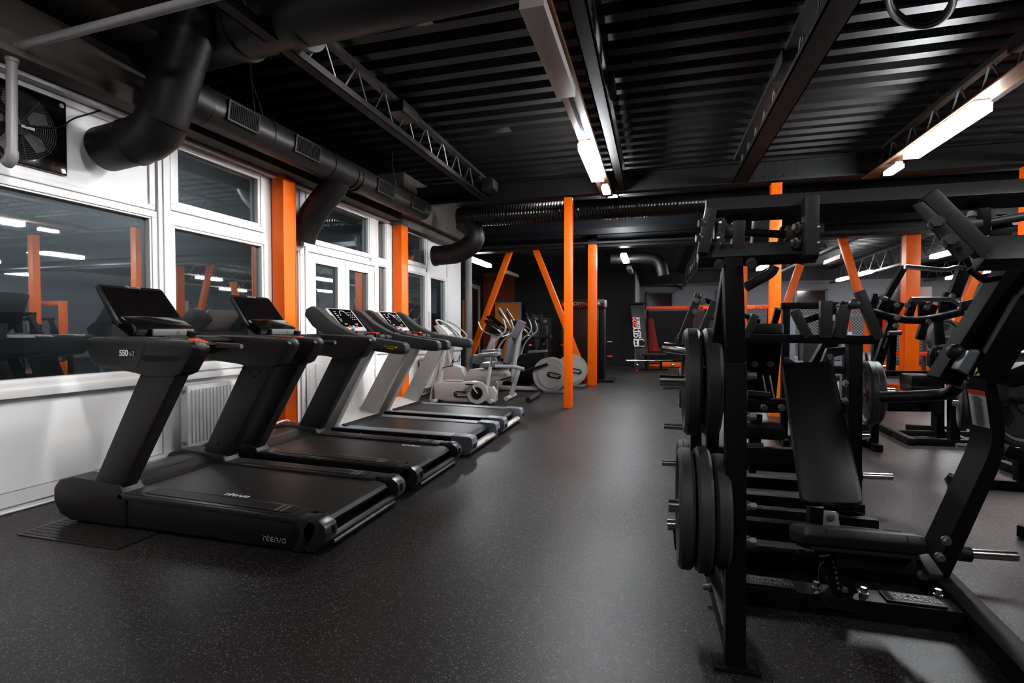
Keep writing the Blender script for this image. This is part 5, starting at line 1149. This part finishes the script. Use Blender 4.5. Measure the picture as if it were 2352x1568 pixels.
for k in range(15):
    v = 920 + k * 2.2; mb.bar(c_(2147, v, 5.34), c_(2162, v, 5.34), .003, .003, bev=0)
mb.build('plate_ribs', M['strut'], rp); mb = MB()
for k in range(8):
    v = 888 + k * 2.2; mb.bar(c_(2147, v, 5.34), c_(2162, v, 5.34), .003, .003, bev=0)
mb.build('plate_ribs', M['strut'], rp)
MB().poly3(rounded([c_(2129, 794), c_(2182, 796), c_(2180, 852), c_(2128, 850)], .08)[::-1], 0.06, 0.015).build('chest_pad_back', M['leather'], Cm)
B(Cm, 'pad_spine', c_(2157, 795, 5.52), c_(2157, 850, 5.52), 0.06, 0.02, 'intz2')
bolts(Cm, [(c_(2158, 808, 5.5), (0, -1, 0)), (c_(2158, 832, 5.5), (0, -1, 0))], 'bolt', .014, .012)
MB().boxm(c_(2116, 872, 5.4), V((.125, 0, 0)), V((0, .12, 0)), V((0, 0, .05)), 0.02).build('seat', M['leather'], Cm)
MB().boxm(c_(2114, 890, 5.4), V((.125, 0, 0)), V((0, .12, 0)), V((0, 0, .045)), 0.04).build('lower_roller', M['leather'], Cm)
B(Cm, 'cross_rail', c_(2030, 857, 5.6), c_(2170, 858, 5.6), 0.05, 0.05); B(Cm, 'cross_rail', c_(2035, 931, 5.6), c_(2150, 932, 5.6), 0.07, 0.10)
B(Cm, 'inclined_strut', c_(2048, 740, 5.5), c_(2015, 838, 5.5), 0.07, 0.06)
B(Cm, 'inclined_strut', c_(2077, 612, 5.5), c_(2015, 720, 5.5), 0.06, 0.05); B(Cm, 'inclined_strut', c_(2214, 615, 5.5), c_(2175, 720, 5.5), 0.09, 0.07, 'frame')
MB().poly3([c_(2042, 758, 5.44), c_(2047, 758, 5.44), c_(2043, 770, 5.44), c_(2038, 770, 5.44)], .002).build('amber_label', M['gold'], Cm)
MB().poly3([c_(2036, 775, 5.44), c_(2040, 776, 5.44), c_(2032, 800, 5.44), c_(2028, 799, 5.44)], .002).build('grey_label', M['grey'], Cm)
T(Cm, 'steel_handle', [c_(2078, 612, 5.4), c_(2125, 616, 5.4), c_(2170, 621, 5.4), c_(2196, 613, 5.4), c_(2212, 616, 5.4)], 0.022, 'chrome')
T(Cm, 'steel_handle', [c_(2092, 687, 5.3), c_(2180, 687, 5.3), c_(2190, 690, 5.3), c_(2212, 704, 5.3)], 0.022, 'chrome')
T(Cm, 'curved_crossbar', [c_(2003, 716, 5.4), c_(2050, 730, 5.4), c_(2095, 736, 5.4), c_(2140, 732, 5.4), c_(2210, 716, 5.4)], 0.035, 'frame')
for (a_, b_) in (((2013, 675), (1998, 720)), ((2098, 688), (2085, 732)), ((2118, 690), (2120, 735)), ((2048, 690), (2035, 730)), ((2070, 695), (2042, 740)), ((2125, 735), (2112, 780)), ((2165, 690), (2168, 730)), ((2155, 735), (2160, 790)), ((2145, 700), (2130, 735)), ((2178, 672), (2165, 700))):
    B(Cm, 'link_bar', c_(*a_, 5.45), c_(*b_, 5.45), 0.06, 0.05, 'frame')
bolts(Cm, [(c_(u_, v_, 5.35), (0, -1, 0)) for u_, v_ in ((2024, 680), (2060, 700), (2084, 700), (2060, 730), (2128, 706), (2132, 738), (2108, 692), (2187, 680), (2200, 690), (2057, 748))], 'bolt', .018, .02)
T(Cm, 'small_peg', [c_(2023, 684, 5.35), c_(2038, 687, 5.35)], .02, 'chrome'); T(Cm, 'small_peg', [c_(2126, 697, 5.35), c_(2140, 694, 5.35)], .02, 'chrome')
MB().poly3([c_(2208, 693, 5.2), c_(2260, 680, 5.2), c_(2262, 706, 5.2), c_(2206, 716, 5.2)], 0.03, 0.004).build('side_shroud', M['intz'], Cm)
T(Cm, 'weight_horn', [c_(2040, 765, 5.2), c_(2070, 764, 5.2)], .02, 'strut')
for i in range(4):
    plate(P(2209 + 11 * i, 927 + 2 * i, y=4.75 - .02 * i), 0.185, 0.045, ('first', 'second', 'third', 'fourth')[i] + ' plate from the left in the tilted stack behind the curved upright', 'plates behind the curved upright', axis=(0.93, -0.36, 0), slots=False)
T(Cm, 'weight_horn', [P(2190, 925, y=4.8), P(2265, 935, y=4.65)], .024, 'chrome')
T(Cm, 'weight_horn', [P(2197, 1023, z=.12), P(2352, 1030, z=.12)], .024, 'chrome')

# ================================================================= MACHINE D (right edge)
D = thing('plate_loaded_machine', 'black machine at the right edge with a splayed base foot', 'gym machine', (3.2, 4.0, 0))
B(D, 'base_rail', P(2182, 1103, z=.04), P(2420, 1118, z=.04), 0.09, 0.07)
MB().poly3([P(2168, 1100, z=.0), P(2180, 1085, z=.07), P(2195, 1090, z=.08), P(2188, 1112, z=.0)], 0.08, 0.004).build('base_end_cap', M['rubber'], D)
B(D, 'inclined_strut', P(2300, 1030, y=3.6), P(2400, 1070, y=3.6), 0.09, 0.07); B(D, 'upright', P(2345, 1030, y=3.7), P(2347, 1105, y=3.7), 0.06, 0.06)
B(D, 'swing_arm', P(2302, 870, y=3.5), P(2400, 830, y=3.5), 0.13, 0.10); B(D, 'inclined_strut', P(2312, 1000, y=3.9), P(2335, 880, y=3.9), 0.08, 0.08)
T(D, 'round_joint', [P(2286, 862, y=3.5), P(2300, 862, y=3.5)], 0.04, 'rubber')
B(D, 'base_rail', P(2352, 1085, z=.04), P(2300, 1065, z=.04), 0.07, 0.07)
B(D, 'base_rail', P(2340, 1215, z=.04), P(2440, 1240, z=.04), 0.08, 0.07)
plate(P(2352, 925, y=3.8), 0.27, 0.05, 'large plate facing the aisle, cut by the right edge', 'plates at the right edge', axis=(0.35, -1, 0), marks=[('ZIVA', 1.5)])
T(D, 'weight_horn', [P(2335, 918, y=3.75), P(2375, 920, y=3.55)], .026, 'chrome')

# ================================================================= BACKGROUND MACHINES
def rack_machine(name, label, x0, x1, y0, y1, h, m='frame', group='machines in the back rows', pads=True, seed=0, lever=True):
    rnd = random.Random(seed); t = thing(name, label, 'gym machine', ((x0 + x1) / 2, (y0 + y1) / 2, 0), group)
    for x in (x0, x1):
        B(t, 'base_rail', (x, y0, .04), (x, y1, .04), .07, .07, m); B(t, 'upright', (x, y0 + .15, 0), (x, y0 + .1, h), .07, .07, m)
    B(t, 'top_beam', (x0 - .05, y0 + .1, h), (x1 + .05, y0 + .1, h), .07, .07, m); B(t, 'base_rail', (x0, y0 + .3, .04), (x1, y0 + .3, .04), .07, .07, m); B(t, 'middle_beam', (x0, y0 + .12, h * .55), (x1, y0 + .12, h * .55), .06, .08, m)
    if lever:
        for s in (x0 - .10, x1 + .10): B(t, 'swing_arm', (s, y0, h * .98), (s + (.1 if s > x0 else -.1), y0 + .3, h * .5), .06, .07, m); T(t, 'weight_horn', [(s, y0 + .25, h * .5), (s + (.3 if s > x0 else -.3), y0 + .25, h * .5)], .022, 'chrome')
    if pads:
        xm = (x0 + x1) / 2; MB().box(xm - .16, xm + .16, y0 + .2, y0 + .55, .42, .50, .03).build('seat', M['leather'], t)
        MB().poly3([V((xm - .15, y0 + .45, .55)), V((xm + .15, y0 + .45, .55)), V((xm + .15, y0 + .6, 1.15)), V((xm - .15, y0 + .6, 1.15))], .07, .02).build('back_pad', M['leather'], t); B(t, 'seat_column', (xm, y0 + .4, 0), (xm, y0 + .4, .42), .07, .07, m)
    return t
rack_machine('plate_loaded_machine', 'black machine with paired levers behind the bright column', 1.35, 2.2, 6.0, 6.9, 1.50, seed=1)
rack_machine('plate_loaded_machine', 'silver-framed machine standing in front of the silver dumbbell rack', 1.85, 2.5, 7.9, 8.8, 1.40, 'bgrey', seed=2, lever=False)
rack_machine('cable_machine', 'silver-framed machine left of the broad red-orange column', 2.65, 3.3, 9.2, 10.0, 1.45, 'bgrey', seed=3, lever=False)
rack_machine('plate_loaded_machine', 'black machine deep in the rows between the two right columns', 5.6, 6.7, 9.0, 10.0, 1.5, 'frame', seed=4)
rack_machine('plate_loaded_machine', 'black machine by the far fence seen through the second machine', 1.2, 2.1, 13.0, 14.0, 1.5, 'frame', seed=5)
# orange power rack round the broad column
t = thing('power_rack', 'red-orange power rack beside the broad red-orange column', 'gym rack', (4.6, 12.4, 0))
for x in (4.25, 5.5): 
    for y in (12.3, 13.4): B(t, 'post', (x, y, 0), (x, y, 1.78), .09, .09, 'orange')
for z in (.08, .75, 1.25, 1.74): B(t, 'crossbar', (4.25, 12.3, z), (5.5, 12.3, z), .08, .08, 'redstop')
for x in (4.25, 5.5): B(t, 'side_bar', (x, 12.3, 1.74), (x, 13.4, 1.74), .08, .08, 'redstop'); B(t, 'foot_gusset', (x, 12.3, .5), (x + .25, 12.3, .03), .07, .07, 'orange')
MB().box(4.30, 4.75, 12.34, 12.40, 1.25, 1.72, .01).build('red_panel', M['redstop'], t)
# orange splayed legs by the right edge column
t = thing('power_rack', 'orange rack with splayed legs at the right edge behind the horn', 'gym rack', (4.6, 8.7, 0))
B(t, 'post', (4.45, 8.6, 0), (4.45, 8.6, 1.9), .12, .12, 'orange'); B(t, 'post', (5.4, 8.6, 0), (5.4, 8.6, 1.9), .12, .12, 'orange'); B(t, 'crossbar', (4.45, 8.6, 1.85), (5.4, 8.6, 1.85), .1, .1, 'orange'); B(t, 'splayed_leg', (4.45, 8.6, .7), (4.0, 8.5, .03), .09, .09, 'orange'); B(t, 'crossbar', (4.45, 8.6, .1), (5.4, 8.6, .1), .1, .1, 'orange')
# dumbbell rack with pale dumbbells
def dumbbells(x0, y0, n, z, grp, where, first):
    for i in range(n):
        if i == 0:
            t = thing('dumbbell', 'small steel dumbbell lying on %s' % where, 'dumbbell', (x0, y0, z), grp)
            MB().tube([(x0, y0 - .07, z), (x0, y0 + .07, z)], .014, 10).build('handle', M['chrome'], t)
            for s in (-1, 1): MB().tube([(x0, y0 + s * .06, z), (x0, y0 + s * .12, z)], .045, 14).build('dumbbell_head', M[first], t)
            proto = t
        else:
            c = copy_tree(proto); c.location.x = x0 + i * .12
def shelf_rack(x0, x1, y0, label, m='silver', zs=(.35, .70, 1.05)):
    t = thing('dumbbell_rack', label, 'dumbbell rack', ((x0 + x1) / 2, y0, 0))
    for x in (x0, x1): B(t, 'side_frame', (x, y0 + .2, 0), (x, y0 + .35, 1.2), .06, .08, m); B(t, 'foot', (x, y0 - .1, .03), (x, y0 + .5, .03), .06, .06, m)
    for z in zs: B(t, 'shelf_rail', (x0, y0 - .0, z - .055), (x1, y0, z - .055), .03, .02, m); B(t, 'shelf_rail', (x0, y0 + .2, z - .055), (x1, y0 + .2, z - .055), .03, .02, m)
    return t
shelf_rack(2.2, 3.5, 10.6, 'silver three-tier dumbbell rack seen through the second machine')
for z in (.355, .705, 1.055): dumbbells(2.3, 10.7, 10, z, 'dumbbells on the %s tier of the silver rack' % {.355: 'bottom', .705: 'middle', 1.055: 'top'}[z], 'the %s tier of the silver rack' % {.355: 'bottom', .705: 'middle', 1.055: 'top'}[z], 'silver' if z > .4 else 'frame')
# plate tree with five plates
t = thing('plate_tree', 'short black plate tree behind the paired plates of the second machine', 'plate rack', (2.36, 7.2, 0)); B(t, 'post', (2.30, 7.3, 0), (2.30, 7.3, 1.0), .07, .07); B(t, 'base_rail', (2.0, 7.3, .04), (2.6, 7.3, .04), .07, .07)
T(t, 'weight_horn', [(2.30, 7.22, .80), (2.66, 7.12, .80)], .024, 'chrome')
for i in range(4): plate((2.37 + .062 * i, 7.20 - .0125 * i, .80), .18, .045, ('first', 'second', 'third', 'last')[i] + ' grey plate from the left on the short plate tree', 'plates on the short plate tree', axis=(1, -.2, 0), slots=False)
# plate on a back machine
plate(P(2168, 775, y=7.2), .23, .05, 'dark plate with cut-outs hanging above the round-topped pad', 'plates in the back rows', axis=(.5, -1, 0))
t = thing('plate_tree', 'black plate stand under the hanging cut-out plate', 'plate rack', (3.6, 7.3, 0)); c = P(2168, 775, y=7.25); B(t, 'post', (c.x, 7.4, 0), (c.x, 7.4, c.z + .2), .07, .07); T(t, 'weight_horn', [(c.x, 7.4, c.z), (c.x, 7.0, c.z)], .024, 'strut'); B(t, 'base_rail', (c.x - .3, 7.4, .04), (c.x + .3, 7.4, .04), .07, .07)
# things on the floor in the back
for (x, y, m_, lb, nm) in ((1.95, 9.0, 'green', 'green storage box behind the second machine', 'storage_box'), (2.0, 9.8, 'red', 'red storage box behind the green one', 'storage_box')):
    t = thing(nm, lb, 'box', (x, y, 0)); MB().box(x - .2, x + .2, y - .15, y + .15, 0, .35, .02).build('box_body', M[m_], t); MB().box(x - .21, x + .21, y - .16, y + .16, .35, .39, .01).build('lid', M[m_], t)
t = thing('paper_roll', 'large white roll standing on a stand beside the broad red-orange column', 'paper roll', tuple(P(2125, 680, y=12.6))); c = P(2125, 678, y=12.6); MB().tube([c - V((0, 0, .17)), c + V((0, 0, .17))], .11, 24).build('roll', M['paper'], t); B(t, 'roll_stand', (c.x, c.y, 0), (c.x, c.y, c.z - .17), .06, .06, 'strut')

# ---------------------------------------------------------------- fenced fight area far behind
t = thing('cage_fence', 'black net fence with an orange padded top rail in the far hall', 'fence', (4, 18.0, 0))
ZR = 1.95
for x0, x1 in ((-0.30, 6.2),):
    B(t, 'top_rail', (x0, 17.6, ZR), (3.4, 17.6, ZR), .09, .11, 'redstop'); B(t, 'top_rail', (3.4, 17.6, ZR), (10.5, 17.6, ZR), .09, .11, 'redstop'); B(t, 'bottom_rail', (x0, 17.6, .10), (10.5, 17.6, .10), .10, .14, 'orange')
MB().box(-.3, 10.5, 17.600, 17.606, .15, ZR).build('net_panel', M['net'], t)
for x in (-.25, 1.55, 3.4, 5.2, 7.0, 8.8, 10.5): B(t, 'fence_post', (x, 17.6, 0), (x, 17.6, ZR), .07, .07, 'frame')
for x in (1.0, 3.0, 4.6, 6.2): text('CITYGYM', .11, (x, 17.54, ZR - .04), (1, 0, 0), (0, 0, 1), mat('dark_red_print', (.25, .02, .01), .5), t, 'rail_lettering', bold=.002)
MB().box(-.30, 1.30, 19.2, 19.25, 0, 1.9).build('dark_screen', M['hole'], t)
o = MB().box(1.35, 2.5, 19.6, 19.7, 0, 1.9).build('brown_mat_panel', mat('brown_mat', (.13, .055, .04), .6)); tag(o, 'brown padded panel behind the net fence', 'mat panel')
# banner column
t = thing('padded_post', 'black padded corner post with a vertical gym name and shield emblem', 'padded post', (-.3, 16.6, 0))
q = [P(1447, 697, y=16.6), P(1478, 697, y=16.6), P(1492, 848, y=16.2), P(1465, 848, y=16.2)]
MB().poly3(q, .22, .01).build('padded_body', mat('black_banner', (.02, .02, .022), .5), t)
MB().box(q[0].x - .05, q[1].x + .05, 16.5, 16.85, q[0].z - .02, q[0].z + .03, .01).build('top_cap', M['hole'], t)
upv = (P(1462, 735, y=16.5) - P(1468, 795, y=16.35)).normalized()
text('CITY', .165, P(1465, 775, y=16.30), upv, V((-1, 0, 0)), M['logoW'], t, 'banner_lettering', bold=.008, spacing=.95)
text('GYM', .165, P(1463.2, 752, y=16.34), upv, V((-1, 0, 0)), M['redstop'], t, 'banner_lettering', bold=.008, spacing=.95)
text('KLUB KOŠICE', .118, P(1473, 776, y=16.30), upv, V((-1, 0, 0)), M['logoW'], t, 'banner_lettering', bold=.005, spacing=.9)
c = P(1468, 787, y=16.28); ux_ = V((1, 0, 0)); w_ = .17
sh = [c + ux_ * a * w_ + upv * b * w_ for a, b in ((-.9, -.75), (-1, 0), (-.9, .75), (0, .65), (.75, .75), (1.05, 0), (.75, -.75), (0, -.65))]
em = MB().poly3(sh[::-1], .01).build('shield_emblem', M['logoW'], t)
MB().poly3([c + ux_ * (.1 + a * .13) + upv * b * .12 - V((0, .012, 0)) for a, b in ((-.9, -.7), (-.7, .7), (.2, .8), (.7, 0), (.2, -.8))][::-1], .004).build('emblem_dark', M['hole'], em)
MB().poly3([c + ux_ * (-.1 + a * .05) + upv * b * .11 - V((0, .012, 0)) for a, b in ((-.8, -.8), (-.2, -.1), (-.8, .8), (.9, .6), (.4, 0), (.9, -.6))][::-1], .004).build('emblem_bars', M['hole'], em)
MB().poly3([c + ux_ * (.15 + a * .04) + upv * (.06 + b * .03) - V((0, .02, 0)) for a, b in ((-1, -1), (-.5, 1), (1, .3))][::-1], .004).build('emblem_flash', M['redstop'], em)
# red pad
t = thing('strike_pad', 'tall curved red strike pad leaning behind the black padded post', 'punching pad', tuple(P(1500, 815, y=18.4)))
q = [P(1481, 737, y=18.5), P(1500, 737, y=18.5), P(1505, 765, y=18.4), P(1512, 800, y=18.2), P(1521, 812, y=18.1), P(1488, 812, y=18.1), P(1482, 780, y=18.4)]
MB().poly3(q[::-1], .18, .04).build('red_cover', M['red'], t)
text('B', .3, P(1483, 768, y=18.0), (0, 0, 1), (-1, 0, 0), M['logoW'], t, 'pad_lettering')
B(t, 'pad_stand', V((q[3].x, 18.3, 0)), V((q[3].x, 18.3, .5)), .4, .2, 'frame')
# hip thrust bench with bar
t = thing('bench_rack', 'low black bench frame with orange feet at the far end of the aisle', 'bench', (.2, 15.6, 0))
def b_(u, v, y=15.6): return P(u, v, y=y)
MB().boxm(b_(1503, 814), V((.36, 0, 0)), V((0, .18, 0)), V((0, 0, .05)), .03).build('bench_pad', M['leather'], t)
for u_ in (1484, 1518): B(t, 'leg', b_(u_, 818), b_(u_, 848), .08, .08)
B(t, 'base_rail', b_(1472, 848), b_(1535, 848), .08, .06); B(t, 'crossbar', b_(1484, 834), b_(1520, 834), .06, .05)
for u_ in (1464, 1531): MB().ball(b_(u_, 851), .035).build('orange_foot', M['redstop'], t)
for u_ in (1464, 1545): MB().ball(b_(u_, 838, 15.5), .05).build('chrome_clamp', M['chrome'], t)
t = thing('barbell', 'thin steel barbell resting across the low bench frame', 'barbell', tuple(b_(1500, 827, 15.45))); T(t, 'bar_shaft', [b_(1460, 828, 15.45), b_(1562, 827, 15.45)], .016, 'chrome'); T(t, 'bar_sleeve', [b_(1438, 828, 15.45), b_(1462, 828, 15.45)], .03, 'chrome'); T(t, 'bar_sleeve', [b_(1545, 827, 15.45), b_(1564, 827, 15.45)], .026, 'frame')

# ---------------------------------------------------------------- weight-stack machines by the back wall
t = thing('glute_machine', 'tall brown-black selector machine with a lettered head panel between the two centre columns', 'gym machine', (-1.9, 12.5, 0))
XA, XB, Y0 = P(1277, 700, y=12.3).x, P(1391, 700, y=12.3).x, 12.3
ZT = P(1330, 688, y=12.3).z; ZP = P(1330, 708, y=12.3).z
MB().box(XA, XB, Y0, Y0 + .45, ZP, ZT, .06).build('head_panel', mat('brown_black_shell', (.028, .017, .014), .4), t)
MB().box(XA + .34, XB - .16, Y0 + .02, Y0 + .4, .05, ZP, .01).build('front_shroud', mat('brown_black_shell', (.02, .02, .02), .4), t)
for x in (XA + .06, XB - .10): MB().box(x - .05, x + .07, Y0 + .05, Y0 + .40, 0, ZP, .01).build('side_column', M['frame'], t)
MB().box(XB - .03, XB + .02, Y0 - .02, Y0 + .06, ZP + .02, ZT - .02, .01).build('chrome_corner', M['silver'], t)
MB().box(XA - .1, XB + .2, Y0 - .1, Y0 + .7, 0, .06, .01).build('base', M['frame'], t)
text('BOOTY ', .115, (XA + .27, Y0 - .004, ZP + .07), (1, 0, 0), (0, 0, 1), M['logoW'], t, 'panel_lettering', spacing=.9)
text('B', .135, (XA + .635, Y0 - .004, ZP + .065), (1, 0, 0), (0, 0, 1), M['redstop'], t, 'panel_lettering')
text('UILDER', .115, (XA + .72, Y0 - .004, ZP + .07), (1, 0, 0), (0, 0, 1), M['logoW'], t, 'panel_lettering', spacing=.9)
text('by Glute Training', .035, (XA + .50, Y0 - .004, ZP + .025), (1, 0, 0), (0, 0, 1), M['redstop'], t, 'panel_lettering')
MB().ball((XA + .20, Y0 - .0, ZP + .10), .05, (1, .2, 1)).build('round_emblem', M['redstop'], t)
for z in (.95, .60): MB().tube([(XB + .02, Y0 + .2, z), (XB + .14, Y0 + .2, z)], .014, 10).build('orange_pin', M['redstop'], t)
MB().box(XA + .12, XA + .24, Y0 - .03, Y0 + .05, .86, .89).build('orange_tab', M['redstop'], t)
def tower(u0, u1, vt, y, label, text_=None):
    t = thing('selector_machine', label, 'gym machine', tuple(P((u0 + u1) / 2, 840, y=y)), 'selector machines by the back wall')
    a, b = P(u0, vt, y=y), P(u1, vt, y=y)
    MB().box(a.x, b.x, y, y + .35, 0, a.z, .04).build('tower_shell', M['frame'], t); MB().box(a.x + (b.x - a.x) * .45, b.x - .04, y - .012, y, .1, a.z - .25, .003).build('front_shroud', mat('slate_shroud', (.03, .03, .034), .4), t)
    for z in (.80, .42): MB().tube([(a.x - .02, y - .06, z), (a.x + .06, y - .06, z)], .03, 12).build('orange_knob', M['redstop'], t)
    MB().box(a.x - .5, b.x, y - .5, y - .42, .02, .12, .01).build('base_rail', M['frame'], t)
    MB().box(a.x - .65, a.x - .2, y - .45, y - .1, .38, .46, .03).build('seat', M['leather'], t); B(t, 'seat_column', (a.x - .4, y - .3, 0), (a.x - .4, y - .3, .4), .08, .08)
    if text_: MB().box(b.x - .20, b.x - .08, y - .016, y - .01, a.z - .16, a.z - .08).build('rating_label', M['strut'], t)
    return t
tower(1218, 1243, 722, 14.0, 'slim black weight-stack tower with orange knobs left of the lettered machine', 'D')
tower(1247, 1263, 729, 15.3, 'second slim weight-stack tower, farther back and shorter', 'E')
tower(1283, 1300, 722, 16.9, 'weight-stack tower half hidden behind the slanted brace')
# orange boards
t = thing('notice_board', 'large orange board in a pale frame at the back wall', 'board', tuple(P(1165, 770, y=17.4)))
a, b = P(1137, 697, y=17.4), P(1194, 824, y=17.4)
MB().box(a.x, b.x, 17.40, 17.44, b.z, a.z).build('board_panel', mat('amber_board', (.50, .17, .03), .5), t)
MB().box(a.x, b.x, 17.385, 17.44, a.z, a.z + .04).box(b.x, b.x + .05, 17.385, 17.44, b.z, a.z + .04).build('board_frame', M['farwall'], t)
for x in (a.x + .2, b.x - .2): B(t, 'board_leg', (x, 17.42, 0), (x, 17.42, b.z), .05, .05, 'strut')
o = MB().box(-6.08, -6.02, 15.3, 16.3, .9, 2.2, .01).build('notice_board', mat('brown_board', (.16, .06, .02), .6)); tag(o, 'brown-orange board on the dark side wall behind the drain pipe', 'board')

def wash(name, loc, to, power, sx_, sy_, col=(1, .98, .96)):
    l = bpy.data.lights.new(name, 'AREA'); l.shape = 'RECTANGLE'; l.size = sx_; l.size_y = sy_; l.energy = power; l.color = col; l.spread = math.radians(85)
    o = bpy.data.objects.new(name, l); COL.objects.link(o); o.location = loc
    o.rotation_euler = (V(to) - V(loc)).to_track_quat('-Z', 'Y').to_euler(); return o
for yy in (1.6, 4.0, 6.4, 8.8): wash('wall_fill_light', (-1.65, yy, 3.62), (-4.3, yy, 1.45), 21, 0.10, 1.25)  # added area lights without fixtures, brightening the window wall
# ================================================================= camera and world
cam = bpy.data.cameras.new('camera'); cam.sensor_width = 36; cam.lens = 36 * F / 2352; cam.clip_start = 0.05; cam.clip_end = 100
co = bpy.data.objects.new('camera', cam); COL.objects.link(co)
co.matrix_world = Matrix(((RT.x, UP.x, -FW.x, EYE.x), (RT.y, UP.y, -FW.y, EYE.y), (RT.z, UP.z, -FW.z, EYE.z), (0, 0, 0, 1)))
sc = bpy.context.scene; sc.camera = co
w = bpy.data.worlds.new('night'); w.use_nodes = True; sc.world = w
w.node_tree.nodes['Background'].inputs[0].default_value = (0.10, 0.12, 0.15, 1); w.node_tree.nodes['Background'].inputs[1].default_value = 0.05
sc.view_settings.view_transform = 'Standard'; sc.view_settings.look = 'Medium High Contrast'; sc.view_settings.exposure = 0.32
sc.cycles.use_denoising = True
sc.cycles.max_bounces = 6; sc.cycles.diffuse_bounces = 3; sc.cycles.glossy_bounces = 4; sc.cycles.transparent_max_bounces = 8
sc.cycles.caustics_reflective = False; sc.cycles.caustics_refractive = False; sc.cycles.sample_clamp_indirect = 4
